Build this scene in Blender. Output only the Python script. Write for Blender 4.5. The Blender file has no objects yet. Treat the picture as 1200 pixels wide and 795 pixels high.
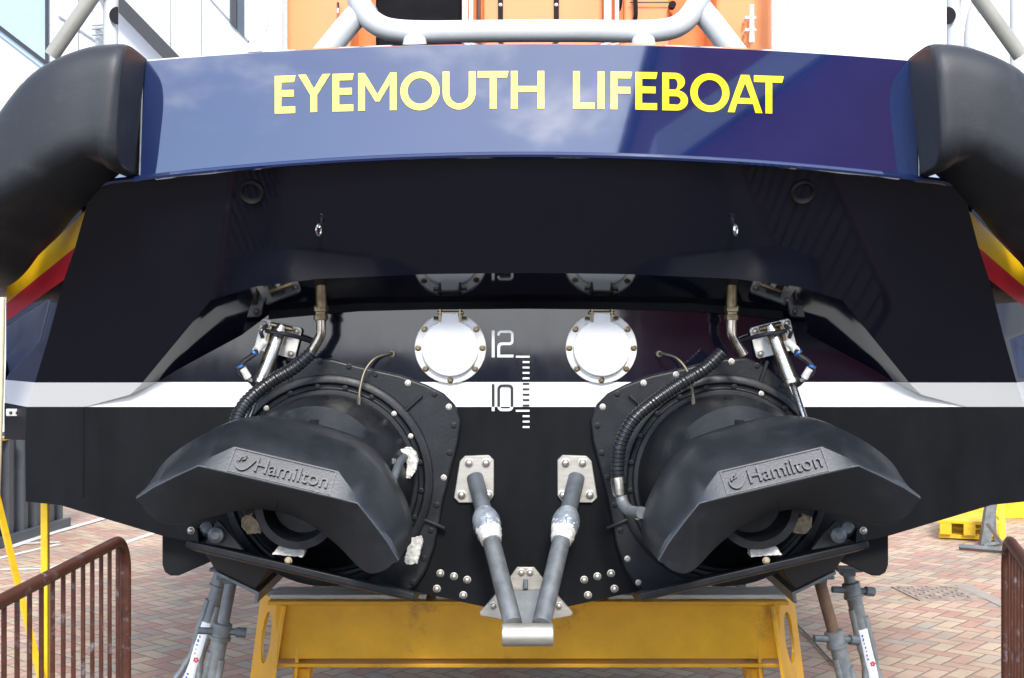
import bpy, bmesh, math, random
from mathutils import Vector, Matrix
random.seed(7)
PI = math.pi
scn = bpy.context.scene
COL = scn.collection
# ------------------------------------------------------------------ camera frame used while surveying the photo
F, HY, CX, CD, CH = 1450.0, 410.0, -0.05, 4.53, 1.70
def P(x, y, Y):
    d = Y + CD
    return Vector((CX + (x-600)*d/F, Y, CH - (y-HY)*d/F))
def RAY(x, y, n, c):                      # point of a sight line on the plane n.p = c
    o = Vector((CX, -CD, CH)); d = Vector(((x-600)/F, 1, -(y-HY)/F))
    return o + d*((c - n.dot(o))/n.dot(d))
def G(x, y, z=0.0):
    d = (CH-z)*F/(y-HY)
    return Vector((CX + (x-600)*d/F, d-CD, z))
def MX(v): return Vector((-v[0], v[1], v[2]))

# ------------------------------------------------------------------ materials
def new_mat(name):
    m = bpy.data.materials.new(name); m.use_nodes = True
    nt = m.node_tree; b = nt.nodes['Principled BSDF']
    return m, nt, b
def lin(c):
    return tuple(((x/255)/12.92 if x/255 <= .04045 else ((x/255+.055)/1.055)**2.4) for x in c)
def mat(name, col, rough=.5, metal=0.0, var=.25, scale=8, bump=0.0, bscale=60, coat=0.0, coat_ior=1.5, stain=None, stain_amt=.5, stain_scale=6, rvar=.12, spec=.5, stretch=None):
    m, nt, b = new_mat(name); N = nt.nodes; L = nt.links
    tc = N.new('ShaderNodeTexCoord'); src = tc.outputs['Object']
    if stretch:
        mp = N.new('ShaderNodeMapping'); mp.inputs['Scale'].default_value = stretch
        L.new(src, mp.inputs['Vector']); src = mp.outputs[0]
    nz = N.new('ShaderNodeTexNoise'); nz.inputs['Scale'].default_value = scale; nz.inputs['Detail'].default_value = 8; nz.inputs['Roughness'].default_value = .65
    L.new(src, nz.inputs['Vector'])
    rm = N.new('ShaderNodeMapRange'); rm.inputs[1].default_value = .3; rm.inputs[2].default_value = .7
    rm.inputs[3].default_value = 1-var; rm.inputs[4].default_value = 1+var
    L.new(nz.outputs[0], rm.inputs[0])
    mx = N.new('ShaderNodeMix'); mx.data_type = 'RGBA'; mx.blend_type = 'MULTIPLY'; mx.inputs[0].default_value = 1
    mx.inputs[6].default_value = (*col, 1); L.new(rm.outputs[0], mx.inputs[7])
    out = mx.outputs[2]
    if stain:
        n2 = N.new('ShaderNodeTexNoise'); n2.inputs['Scale'].default_value = stain_scale; n2.inputs['Detail'].default_value = 10; n2.inputs['Roughness'].default_value = .7
        L.new(src, n2.inputs['Vector'])
        r2 = N.new('ShaderNodeMapRange'); r2.inputs[1].default_value = .56; r2.inputs[2].default_value = .72; r2.inputs[4].default_value = stain_amt
        L.new(n2.outputs[0], r2.inputs[0])
        m2 = N.new('ShaderNodeMix'); m2.data_type = 'RGBA'; L.new(r2.outputs[0], m2.inputs[0]); L.new(out, m2.inputs[6]); m2.inputs[7].default_value = (*stain, 1)
        out = m2.outputs[2]
    L.new(out, b.inputs['Base Color'])
    rr = N.new('ShaderNodeMapRange'); rr.inputs[1].default_value = .3; rr.inputs[2].default_value = .7
    rr.inputs[3].default_value = max(.02, rough-rvar*rough); rr.inputs[4].default_value = min(1, rough+rvar*rough*2)
    L.new(nz.outputs[0], rr.inputs[0]); L.new(rr.outputs[0], b.inputs['Roughness'])
    b.inputs['Metallic'].default_value = metal
    b.inputs['Specular IOR Level'].default_value = spec
    if coat:
        b.inputs['Coat Weight'].default_value = coat; b.inputs['Coat Roughness'].default_value = .02; b.inputs['Coat IOR'].default_value = coat_ior
    if bump:
        n3 = N.new('ShaderNodeTexNoise'); n3.inputs['Scale'].default_value = bscale; n3.inputs['Detail'].default_value = 5
        L.new(src, n3.inputs['Vector'])
        bp = N.new('ShaderNodeBump'); bp.inputs['Strength'].default_value = bump; bp.inputs['Distance'].default_value = .004
        L.new(n3.outputs[0], bp.inputs['Height']); L.new(bp.outputs[0], b.inputs['Normal'])
    return m

NAVY = (.0048, .0054, .0120)
Z1, Z0 = CH-(448-HY)*CD/F, CH-(477-HY)*CD/F      # white band on the hull
def hull_paint():
    m, nt, b = new_mat('hull paint bands'); N = nt.nodes; L = nt.links
    g = N.new('ShaderNodeNewGeometry'); sp = N.new('ShaderNodeSeparateXYZ'); L.new(g.outputs['Position'], sp.inputs[0])
    def gt(v):
        k = N.new('ShaderNodeMath'); k.operation = 'GREATER_THAN'; L.new(sp.outputs[2], k.inputs[0]); k.inputs[1].default_value = v; return k.outputs[0]
    a, c = gt(Z0), gt(Z1)
    nz = N.new('ShaderNodeTexNoise'); nz.inputs['Scale'].default_value = 5; nz.inputs['Detail'].default_value = 9; nz.inputs['Roughness'].default_value = .7
    mp = N.new('ShaderNodeMapping'); mp.inputs['Scale'].default_value = (1, 1, .35); L.new(g.outputs['Position'], mp.inputs[0]); L.new(mp.outputs[0], nz.inputs['Vector'])
    cr = N.new('ShaderNodeMix'); cr.data_type = 'RGBA'; L.new(nz.outputs[0], cr.inputs[0]); cr.inputs[6].default_value = (.002, .0023, .003, 1); cr.inputs[7].default_value = (.0165, .0175, .019, 1)
    m1 = N.new('ShaderNodeMix'); m1.data_type = 'RGBA'; L.new(a, m1.inputs[0]); L.new(cr.outputs[2], m1.inputs[6]); m1.inputs[7].default_value = (.76, .75, .72, 1)
    m2 = N.new('ShaderNodeMix'); m2.data_type = 'RGBA'; L.new(c, m2.inputs[0]); L.new(m1.outputs[2], m2.inputs[6]); m2.inputs[7].default_value = (*NAVY, 1)
    L.new(m2.outputs[2], b.inputs['Base Color'])
    r1 = N.new('ShaderNodeMix'); L.new(a, r1.inputs[0]); r1.inputs[2].default_value = .42; r1.inputs[3].default_value = .25
    r2 = N.new('ShaderNodeMix'); L.new(c, r2.inputs[0]); L.new(r1.outputs[0], r2.inputs[2])
    rn = N.new('ShaderNodeMapRange'); rn.inputs[1].default_value = .35; rn.inputs[2].default_value = .75; rn.inputs[3].default_value = .03; rn.inputs[4].default_value = .12
    L.new(nz.outputs[0], rn.inputs[0]); L.new(rn.outputs[0], r2.inputs[3])
    L.new(r2.outputs[0], b.inputs['Roughness'])
    sx = N.new('ShaderNodeMix'); L.new(a, sx.inputs[0]); sx.inputs[2].default_value = .06; sx.inputs[3].default_value = .5; L.new(sx.outputs[0], b.inputs['Specular IOR Level'])
    # hull plating is never dead flat: long soft waves
    n2 = N.new('ShaderNodeTexNoise'); n2.inputs['Scale'].default_value = 1.6; n2.inputs['Detail'].default_value = 2; L.new(g.outputs['Position'], n2.inputs['Vector'])
    bp = N.new('ShaderNodeBump'); bp.inputs['Strength'].default_value = .12; bp.inputs['Distance'].default_value = .02
    L.new(n2.outputs[0], bp.inputs['Height']); L.new(bp.outputs[0], b.inputs['Normal'])
    return m
def draught_paint():                       # white figures, black where they cross the white band
    m, nt, b = new_mat('draught figure paint'); N = nt.nodes; L = nt.links
    g = N.new('ShaderNodeNewGeometry'); sp = N.new('ShaderNodeSeparateXYZ'); L.new(g.outputs['Position'], sp.inputs[0])
    a = N.new('ShaderNodeMath'); a.operation = 'GREATER_THAN'; L.new(sp.outputs[2], a.inputs[0]); a.inputs[1].default_value = Z0
    c = N.new('ShaderNodeMath'); c.operation = 'LESS_THAN'; L.new(sp.outputs[2], c.inputs[0]); c.inputs[1].default_value = Z1
    k = N.new('ShaderNodeMath'); k.operation = 'MULTIPLY'; L.new(a.outputs[0], k.inputs[0]); L.new(c.outputs[0], k.inputs[1])
    m1 = N.new('ShaderNodeMix'); m1.data_type = 'RGBA'; L.new(k.outputs[0], m1.inputs[0]); m1.inputs[6].default_value = (.75, .74, .68, 1); m1.inputs[7].default_value = (.015, .015, .015, 1)
    L.new(m1.outputs[2], b.inputs['Base Color']); b.inputs['Roughness'].default_value = .35
    return m
def paver_mat():
    m, nt, b = new_mat('herringbone pavers'); N = nt.nodes; L = nt.links
    def M(op, a, c=None):
        n = N.new('ShaderNodeMath'); n.operation = op
        for i, v in enumerate((a, c)):
            if v is None: continue
            if isinstance(v, (int, float)): n.inputs[i].default_value = v
            else: L.new(v, n.inputs[i])
        return n.outputs[0]
    g = N.new('ShaderNodeNewGeometry')
    mp = N.new('ShaderNodeMapping'); mp.inputs['Rotation'].default_value = (0, 0, math.radians(41)); mp.inputs['Scale'].default_value = (10, 10, 10)
    L.new(g.outputs['Position'], mp.inputs[0])
    sp = N.new('ShaderNodeSeparateXYZ'); L.new(mp.outputs[0], sp.inputs[0]); x, y = sp.outputs[0], sp.outputs[1]
    fx, fy = M('FLOOR', x), M('FLOOR', y)
    lx0, ly0 = M('SUBTRACT', x, fx), M('SUBTRACT', y, fy)
    k = M('FLOORED_MODULO', M('SUBTRACT', fx, fy), 4)
    k1 = M('COMPARE', k, 1); nt.nodes[-1].inputs[2].default_value = .1
    k2 = M('COMPARE', k, 2); nt.nodes[-1].inputs[2].default_value = .1
    ver = M('GREATER_THAN', k, 1.5); hor = M('SUBTRACT', 1, ver)
    lx = M('ADD', lx0, k1); ly = M('ADD', ly0, k2)
    wx = M('ADD', 1, hor); wy = M('ADD', 1, ver)
    e = M('MINIMUM', M('MINIMUM', lx, M('SUBTRACT', wx, lx)), M('MINIMUM', ly, M('SUBTRACT', wy, ly)))
    idx = M('SUBTRACT', fx, k1); idy = M('SUBTRACT', fy, k2)
    cb = N.new('ShaderNodeCombineXYZ'); L.new(idx, cb.inputs[0]); L.new(idy, cb.inputs[1]); L.new(ver, cb.inputs[2])
    wn = N.new('ShaderNodeTexWhiteNoise'); L.new(cb.outputs[0], wn.inputs[0])
    cr = N.new('ShaderNodeValToRGB'); L.new(wn.outputs['Value'], cr.inputs[0])
    els = [(0, (.47, .25, .18)), (.2, (.50, .31, .22)), (.4, (.53, .385, .255)), (.58, (.55, .41, .275)), (.74, (.40, .335, .265)), (.88, (.50, .28, .21)), (1, (.58, .43, .305))]
    cr.color_ramp.elements[0].position = 0; cr.color_ramp.elements[0].color = (*els[0][1], 1)
    cr.color_ramp.elements[1].position = 1; cr.color_ramp.elements[1].color = (*els[-1][1], 1)
    for p, c in els[1:-1]:
        el = cr.color_ramp.elements.new(p); el.color = (*c, 1)
    nz = N.new('ShaderNodeTexNoise'); nz.inputs['Scale'].default_value = 1.3; nz.inputs['Detail'].default_value = 10; nz.inputs['Roughness'].default_value = .75
    L.new(g.outputs['Position'], nz.inputs['Vector'])
    rm = N.new('ShaderNodeMapRange'); rm.inputs[1].default_value = .3; rm.inputs[2].default_value = .7; rm.inputs[3].default_value = .70; rm.inputs[4].default_value = 1.2; L.new(nz.outputs[0], rm.inputs[0])
    mx = N.new('ShaderNodeMix'); mx.data_type = 'RGBA'; mx.blend_type = 'MULTIPLY'; mx.inputs[0].default_value = 1; L.new(cr.outputs[0], mx.inputs[6]); L.new(rm.outputs[0], mx.inputs[7])
    jt = N.new('ShaderNodeMapRange'); jt.inputs[1].default_value = .03; jt.inputs[2].default_value = .075; L.new(e, jt.inputs[0])
    m2 = N.new('ShaderNodeMix'); m2.data_type = 'RGBA'; L.new(jt.outputs[0], m2.inputs[0]); m2.inputs[6].default_value = (.22, .165, .12, 1); L.new(mx.outputs[2], m2.inputs[7])
    n4 = N.new('ShaderNodeTexNoise'); n4.inputs['Scale'].default_value = .9; n4.inputs['Detail'].default_value = 12; n4.inputs['Roughness'].default_value = .8; n4.inputs['Distortion'].default_value = .6
    L.new(g.outputs['Position'], n4.inputs['Vector'])
    r4 = N.new('ShaderNodeMapRange'); r4.inputs[1].default_value = .56; r4.inputs[2].default_value = .70; r4.inputs[4].default_value = .4; L.new(n4.outputs[0], r4.inputs[0])
    m4 = N.new('ShaderNodeMix'); m4.data_type = 'RGBA'; L.new(r4.outputs[0], m4.inputs[0]); L.new(m2.outputs[2], m4.inputs[6]); m4.inputs[7].default_value = (.20, .155, .12, 1)
    L.new(m4.outputs[2], b.inputs['Base Color']); b.inputs['Roughness'].default_value = .8
    bp = N.new('ShaderNodeBump'); bp.inputs['Strength'].default_value = .5; bp.inputs['Distance'].default_value = .006
    j2 = N.new('ShaderNodeMapRange'); j2.inputs[1].default_value = 0; j2.inputs[2].default_value = .12; L.new(e, j2.inputs[0])
    L.new(M('ADD', j2.outputs[0], M('MULTIPLY', nz.outputs[0], .4)), bp.inputs['Height']); L.new(bp.outputs[0], b.inputs['Normal'])
    return m
def brick_wall_mat(name, c1, c2, mortar):
    m, nt, b = new_mat(name); N = nt.nodes; L = nt.links
    tc = N.new('ShaderNodeTexCoord'); mp = N.new('ShaderNodeMapping'); mp.inputs['Rotation'].default_value = (PI/2, 0, 0); L.new(tc.outputs['Object'], mp.inputs[0])
    br = N.new('ShaderNodeTexBrick'); br.inputs['Scale'].default_value = 4; br.inputs['Color1'].default_value = (*c1, 1); br.inputs['Color2'].default_value = (*c2, 1); br.inputs['Mortar'].default_value = (*mortar, 1); br.inputs['Mortar Size'].default_value = .012
    L.new(mp.outputs[0], br.inputs[0]); L.new(br.outputs[0], b.inputs['Base Color']); b.inputs['Roughness'].default_value = .85
    return m

M = {}
M['hull'] = hull_paint(); M['draught'] = draught_paint(); M['paver'] = paver_mat()
M['navy'] = mat('navy gloss paint', (.006, .016, .072), .04, var=.1, scale=3, coat=1.0, bump=.16, bscale=1.7, coat_ior=1.62)
M['yellow_sig'] = mat('yellow signage film', (.95, .66, .01), .12, var=.03, coat=1.0, coat_ior=1.7)
M['stripe_y'] = mat('yellow hull stripe', (.85, .50, .01), .35, var=.05, spec=.1)
M['stripe_r'] = mat('red hull stripe', (.55, .02, .035), .35, var=.08, spec=.1)
M['white'] = mat('white gloss enamel', (.80, .80, .79), .25, var=.05, scale=14, bump=.03, bscale=120)
M['white_lid'] = mat('white powder coat', (.76, .76, .75), .35, var=.04, scale=9, stain=(.55, .47, .36), stain_amt=.4, stain_scale=7)
M['white_flange'] = mat('white flange paint', (.74, .73, .70), .4, var=.08, scale=20, stain=(.42, .30, .16), stain_amt=.5, stain_scale=16)
M['tubewhite'] = mat('white tube paint', (.58, .59, .58), .4, var=.06, scale=6, bump=.05, bscale=200)
M['beige_tube'] = mat('cream tube paint', (.30, .285, .24), .45, var=.08)
M['rubber'] = mat('black fender polyurethane', (.013, .0145, .018), .46, var=.25, scale=6, bump=.12, bscale=240, stain=(.045, .045, .046), stain_amt=.5, stain_scale=9)
M['bucket'] = mat('dull black cast alloy', (.0115, .0135, .0165), .38, var=.16, scale=7, bump=.13, bscale=130, stain=(.040, .045, .05), stain_amt=.18, stain_scale=14, rvar=.15, spec=.8)
M['jet'] = mat('black painted casting', (.010, .0112, .013), .40, var=.35, scale=10, bump=.15, bscale=90, stain=(.05, .05, .05), stain_amt=.4, stain_scale=9, spec=.35)
M['black'] = mat('black rubber seal', (.008, .008, .009), .6, var=.2, spec=.2)
M['hose'] = mat('black ribbed plastic', (.012, .013, .015), .32, var=.2)
M['steel'] = mat('stained stainless steel', (.50, .47, .42), .28, metal=1, var=.2, scale=30, stain=(.30, .15, .05), stain_amt=.9, stain_scale=13)
M['chrome'] = mat('polished steel', (.62, .60, .56), .18, metal=1, var=.12)
M['oldpipe'] = mat('dark olive pipe', (.13, .115, .085), .45, metal=.8, var=.3, scale=30)
M['pipe'] = mat('stained steel pipe', (.34, .30, .25), .25, metal=1, var=.5, scale=22, stain=(.05, .04, .03), stain_amt=.8, stain_scale=14)
M['boltsteel'] = mat('dull stainless bolt', (.56, .52, .46), .42, metal=.75, var=.2, scale=40)
M['brass'] = mat('tarnished fitting', (.22, .175, .11), .33, metal=1, var=.35, scale=26)
M['ssplate'] = mat('brushed stainless plate', (.50, .47, .41), .42, metal=.7, var=.12, scale=14, stretch=(1, 1, 8), stain=(.34, .27, .18), stain_amt=.4, stain_scale=10)
M['galv'] = mat('weathered galvanised tube', (.20, .21, .21), .5, metal=.55, var=.3, scale=18, bump=.08, stain=(.34, .35, .35), stain_amt=.5, stain_scale=12)
M['galvdark'] = mat('dull grey steel', (.13, .145, .155), .5, metal=.4, var=.3, scale=18)
M['grease'] = mat('greased blue grey joint', (.30, .33, .36), .25, metal=.3, var=.4, scale=16, bump=.5, bscale=45)
M['anode'] = mat('crusty zinc anode', (.60, .58, .53), .8, var=.35, scale=40, bump=.9, bscale=70, stain=(.20, .17, .13), stain_amt=.8, stain_scale=45)
M['anode_tan'] = mat('tan zinc anode', (.42, .33, .22), .85, var=.35, scale=40, bump=.8, bscale=70, stain=(.2, .13, .07), stain_amt=.7, stain_scale=30)
M['rust'] = mat('rusty steel tube', (.13, .075, .045), .65, metal=.3, var=.4, scale=24)
M['trestle'] = mat('yellow trestle paint', (.72, .355, .006), .42, var=.14, scale=5, bump=.05, stain=(.12, .055, .02), stain_amt=.8, stain_scale=3.4)
M['plank'] = mat('weathered pale timber', (.60, .56, .50), .75, var=.25, scale=12, stretch=(.5, 4, 4), stain=(.24, .15, .09), stain_amt=.7, stain_scale=9)
M['timber'] = mat('dark packing timber', (.030, .024, .020), .7, var=.4, scale=12)
M['brownplate'] = mat('brown for cords and plate reflection', (.085, .055, .035), .55, var=.4, scale=8)
M['barrier'] = mat('red oxide barrier paint', (.090, .029, .016), .40, var=.3, scale=26, stain=(.30, .30, .31), stain_amt=.75, stain_scale=22, bump=.1)
M['orange'] = mat('orange superstructure paint', (.78, .17, .02), .35, var=.05)
M['orange_l'] = mat('pale orange doors and sunlit wings', (.82, .27, .085), .4, var=.04)
M['dark'] = mat('dark interior', (.008, .008, .009), .8, var=.1, spec=.15)
M['glassb'] = mat('glazing with painted sky', (.30, .42, .58), .05, var=.05, spec=.8)  # pale blue base stands in for reflected sky
M['cladding'] = mat('white cladding panel', (.60, .615, .64), .4, var=.03, scale=2)
M['frame'] = mat('dark grey metal frame', (.012, .012, .013), .45, var=.15)
M['windowg'] = mat('dark window glass', (.05, .06, .07), .05, var=.1)
M['skip'] = mat('dark grey corrugated steel', (.060, .072, .085), .5, var=.2, scale=6)
M['yellowp'] = mat('bright yellow paint', (.75, .48, .015), .4, var=.12, scale=9, stain=(.2, .12, .04), stain_amt=.5)
M['creampole'] = mat('pale yellow rail', (.72, .67, .45), .45, var=.15, scale=9)
M['reflect_ground'] = mat('blue black tarmac', (.022, .026, .036), .9, var=.25, scale=.5, spec=.1)
M['bounce_ground'] = mat('dark asphalt', (.085, .068, .052), .85, var=.25, scale=3)
M['curtain'] = mat('deep blue for reflections', (.018, .03, .075), .12, var=.2, scale=1)
M['shed'] = mat('dark blue sheet steel', (.03, .045, .10), .5, var=.15, scale=1, stretch=(4, 1, .2))
M['line'] = mat('white road paint', (.68, .67, .64), .7, var=.15, scale=9)
M['sleeve'] = mat('white label film', (.72, .73, .75), .3, var=.05)
M['redink'] = mat('red print', (.55, .04, .06), .4, var=.05)
M['blueink'] = mat('blue print', (.05, .08, .35), .4, var=.05)
M['bluetie'] = mat('blue cable tie', (.012, .09, .30), .4, var=.05)
M['redbrick'] = brick_wall_mat('red brick wall', (.38, .05, .06), (.32, .045, .055), (.33, .15, .13))
M['roof'] = mat('pale metal roof', (.62, .68, .76), .4, var=.1)
M['rope'] = mat('grey cable', (.12, .11, .10), .6, var=.2)
M['cover'] = mat('worn iron cover', (.30, .23, .18), .6, var=.5, scale=14, stain=(.44, .32, .24), stain_amt=.9, stain_scale=9)
M['concrete'] = mat('concrete edging', (.36, .31, .25), .8, var=.15)

# ------------------------------------------------------------------ mesh builder
class MB:
    def __init__(s): s.v = []; s.f = []; s.m = []; s.cur = 0
    def add(s, vs, fs):
        o = len(s.v); s.v += [tuple(v) for v in vs]
        for f in fs: s.f.append([o+i for i in f]); s.m.append(s.cur)
        return s
    def face(s, *pts): return s.add(pts, [list(range(len(pts)))])
    def box(s, c, sz, R=None):
        c = Vector(c); h = Vector(sz)/2; R = R or Matrix.Identity(3)
        vs = [c + R @ Vector((h[0]*i, h[1]*j, h[2]*k)) for i in (-1, 1) for j in (-1, 1) for k in (-1, 1)]
        return s.add(vs, [(0,1,3,2),(4,6,7,5),(0,4,5,1),(2,3,7,6),(0,2,6,4),(1,5,7,3)])
    def prism(s, poly, ext):
        n = len(poly); e = Vector(ext); poly = [Vector(p) for p in poly]
        return s.add(poly + [p+e for p in poly], [list(range(n)), list(range(2*n-1, n-1, -1))] + [(i, (i+1) % n, n+(i+1) % n, n+i) for i in range(n)])
    def rings(s, rs, cap=True, close=True):
        n = len(rs[0]); vs = [p for r in rs for p in r]; fs = []
        for a in range(len(rs)-1):
            for i in range(n if close else n-1):
                j = (i+1) % n; fs.append((a*n+i, a*n+j, (a+1)*n+j, (a+1)*n+i))
        if cap: fs += [list(range(n-1, -1, -1)), list(range((len(rs)-1)*n, len(rs)*n))]
        return s.add(vs, fs)
    def tube(s, pts, r, n=12, cap=True):
        pts = [Vector(p) for p in pts]; rs = []; up = None
        for i, p in enumerate(pts):
            t = (pts[min(i+1, len(pts)-1)] - pts[max(i-1, 0)]).normalized()
            if up is None:
                up = Vector((0, 0, 1)) if abs(t.z) < .9 else Vector((0, 1, 0))
            a = (up - t*up.dot(t)).normalized(); up = a; b = t.cross(a)
            rr = r[i] if isinstance(r, (list, tuple)) else r
            rs.append([p + a*math.cos(2*PI*k/n)*rr + b*math.sin(2*PI*k/n)*rr for k in range(n)])
        return s.rings(rs, cap)
    def lathe(s, c, axis, prof, n=32, cap=True):       # prof: (radius, distance along axis)
        c = Vector(c); ax = Vector(axis).normalized(); a = ax.orthogonal().normalized(); b = ax.cross(a)
        return s.rings([[c + ax*h + (a*math.cos(2*PI*k/n) + b*math.sin(2*PI*k/n))*max(r, 1e-4) for k in range(n)] for r, h in prof], cap)
    def blob(s, c, rad, seed=0, amp=.25, n=14, m=9):
        rnd = random.Random(seed); c = Vector(c); rs = []
        for j in range(m+1):
            th = PI*j/m; rs.append([c + Vector((math.sin(th)*math.cos(2*PI*k/n)*rad[0], math.sin(th)*math.sin(2*PI*k/n)*rad[1], math.cos(th)*rad[2]))*(1+amp*(rnd.random()-.5) if 0 < j < m else 1) for k in range(n)])
        return s.rings(rs, False)
    def mirror(s):
        o = MB(); o.v = [(-x, y, z) for x, y, z in s.v]; o.f = [list(reversed(f)) for f in s.f]; o.m = list(s.m); return o
    def build(s, name, mats, parent=None, smooth=35, bevel=0, sub=0, recalc=True, origin=None):
        me = bpy.data.meshes.new(name)
        me.from_pydata(s.v, [], s.f); 
        mats = mats if isinstance(mats, (list, tuple)) else [mats]
        for q in mats: me.materials.append(M[q] if isinstance(q, str) else q)
        for p, i in zip(me.polygons, s.m): p.material_index = i
        bm = bmesh.new(); bm.from_mesh(me); bmesh.ops.remove_doubles(bm, verts=bm.verts, dist=2e-5)
        if recalc: bmesh.ops.recalc_face_normals(bm, faces=bm.faces)
        bm.to_mesh(me); bm.free()
        if smooth:
            me.shade_smooth(); me.set_sharp_from_angle(angle=math.radians(smooth))
        o = bpy.data.objects.new(name, me); COL.objects.link(o)
        if origin is not None:
            me.transform(Matrix.Translation(-Vector(origin))); o.location = origin
        if parent: o.parent = parent; 
        if parent and parent.type == 'EMPTY' and origin is None: o.matrix_parent_inverse = Matrix.Translation(-Vector(parent.location))
        if sub:
            q = o.modifiers.new('sub', 'SUBSURF'); q.levels = sub; q.render_levels = sub
        if bevel:
            q = o.modifiers.new('bevel', 'BEVEL'); q.width = bevel; q.segments = 2; q.limit_method = 'ANGLE'; q.angle_limit = math.radians(40); q.harden_normals = False
        return o
def thing(name, label, cat, loc=(0, 0, 0), group=None):
    o = bpy.data.objects.new(name, None); COL.objects.link(o); o.location = loc; o['label'] = label; o['category'] = cat
    o.empty_display_size = .2
    if group: o['group'] = group
    return o
def tag(o, label, cat, group=None):
    o['label'] = label; o['category'] = cat
    if group: o['group'] = group
    return o
def struct(o): o['kind'] = 'structure'; return o
def smoothpath(pts, k=6):                     # Catmull-Rom through the points
    pts = [Vector(p) for p in pts]; out = []
    for i in range(len(pts)-1):
        a, b, c, d = pts[max(i-1, 0)], pts[i], pts[i+1], pts[min(i+2, len(pts)-1)]
        for j in range(k):
            t = j/k; out.append(.5*((2*b) + (c-a)*t + (2*a-5*b+4*c-d)*t*t + (3*b-a-3*c+d)*t**3))
    return out + [pts[-1]]
def outline_mesh(loops):                      # filled flat outline with holes -> (verts2d, faces)
    cu = bpy.data.curves.new('tmp', 'CURVE'); cu.dimensions = '2D'; cu.fill_mode = 'BOTH'
    for lp in loops:
        sp = cu.splines.new('POLY'); sp.points.add(len(lp)-1); sp.use_cyclic_u = True
        for p, q in zip(sp.points, lp): p.co = (q[0], q[1], 0, 1)
    o = bpy.data.objects.new('tmp', cu); COL.objects.link(o)
    bpy.context.view_layer.update()
    me = bpy.data.meshes.new_from_object(o.evaluated_get(bpy.context.evaluated_depsgraph_get()))
    vs = [(v.co.x, v.co.y) for v in me.vertices]; fs = [list(p.vertices) for p in me.polygons]
    bpy.data.objects.remove(o); bpy.data.curves.remove(cu); bpy.data.meshes.remove(me)
    return vs, fs
def text_mesh(body, size=1, offset=0, extrude=0.0):
    cu = bpy.data.curves.new('tmp', 'FONT'); cu.body = body; cu.size = size; cu.offset = offset; cu.extrude = extrude; cu.resolution_u = 4
    o = bpy.data.objects.new('tmp', cu); COL.objects.link(o); bpy.context.view_layer.update()
    me = bpy.data.meshes.new_from_object(o.evaluated_get(bpy.context.evaluated_depsgraph_get()))
    vs = [tuple(v.co) for v in me.vertices]; fs = [list(p.vertices) for p in me.polygons]
    bpy.data.objects.remove(o); bpy.data.curves.remove(cu); bpy.data.meshes.remove(me)
    return vs, fs
_bolt = {}
def bolt(parent, p, d=(0, -1, 0), r=.012, m='steel', dome=True, name='bolt'):
    key = (round(r, 4), m, dome)
    if key not in _bolt:
        b = MB()
        if dome: b.lathe((0, 0, 0), (0, 0, 1), [(r*1.25, 0), (r*1.25, r*.25), (r, r*.3), (r*.95, r*.8), (r*.6, r*1.15), (.0001, r*1.25)], 14)
        else:
            b.lathe((0, 0, 0), (0, 0, 1), [(r*1.5, 0), (r*1.5, r*.2), (r*1.45, r*.22)], 16); b.lathe((0, 0, 0), (0, 0, 1), [(r, r*.2), (r, r*.9), (r*.85, r*1.05)], 6)
        o = b.build(name, m, None, smooth=40); _bolt[key] = o
    else:
        o = _bolt[key].copy(); COL.objects.link(o)
    o.parent = parent
    q = Vector(d).to_track_quat('Z', 'Y')
    o.matrix_parent_inverse = parent.matrix_world.inverted() if parent.matrix_world != Matrix.Identity(4) else Matrix.Identity(4)
    o.location = Vector(p); o.rotation_euler = (q @ __import__('mathutils').Quaternion((0, 0, 1), random.random()*3)).to_euler()
    return o

_ct = bpy.data.textures.new('crust', 'CLOUDS'); _ct.noise_scale = .012; _ct.noise_depth = 3
def crusty(o, st_=.010):
    for m_ in list(o.modifiers): o.modifiers.remove(m_)
    a = o.modifiers.new('sub', 'SUBSURF'); a.subdivision_type = 'SIMPLE'; a.levels = a.render_levels = 4
    d = o.modifiers.new('crust', 'DISPLACE'); d.texture = _ct; d.strength = st_; d.mid_level = .5
    return o
# ================================================================== SETTING
gb = MB(); gb.face((-400, -600, 0), (400, -600, 0), (400, 300, 0), (-400, 300, 0))
struct(gb.build('ground', 'paver', smooth=0))
def ground_strip(name, pts, w, m, z=.004):
    b = MB(); pts = [Vector((p[0], p[1], z)) for p in pts]; L, R = [], []
    for i, p in enumerate(pts):
        t = (pts[min(i+1, len(pts)-1)]-pts[max(i-1, 0)]).normalized(); n = Vector((-t.y, t.x, 0))*w/2
        L.append(p+n); R.append(p-n)
    for i in range(len(pts)-1): b.face(L[i], L[i+1], R[i+1], R[i])
    return struct(b.build(name, m, smooth=0))
ground_strip('painted_line', [G(-40, 669), G(58, 667), G(100, 652), G(190, 622)], .07, 'line')
ground_strip('painted_line', [G(-30, 662), G(10, 652), G(70, 638)], .07, 'line')
ground_strip('painted_line', [G(-20, 640), G(70, 636)], .08, 'line', .006)
ground_strip('painted_line', [G(10, 643), G(60, 626), G(130, 606), G(200, 590)], .09, 'line', .008)
ground_strip('concrete_edging', [G(1128, 686), G(1170, 706), G(1230, 735)], .10, 'concrete')
b = MB(); b.face(G(1040, 688, .005), G(1125, 687, .005), G(1158, 704, .005), G(1075, 706, .005))
cv = MB(); c0, c1, c2, c3 = G(1044, 688.5), G(1124, 687.5), G(1155, 703.5), G(1078, 705)
cv.prism([Vector((p.x, p.y, .001)) for p in (c0, c1, c2, c3)], (0, 0, .006))
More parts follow.
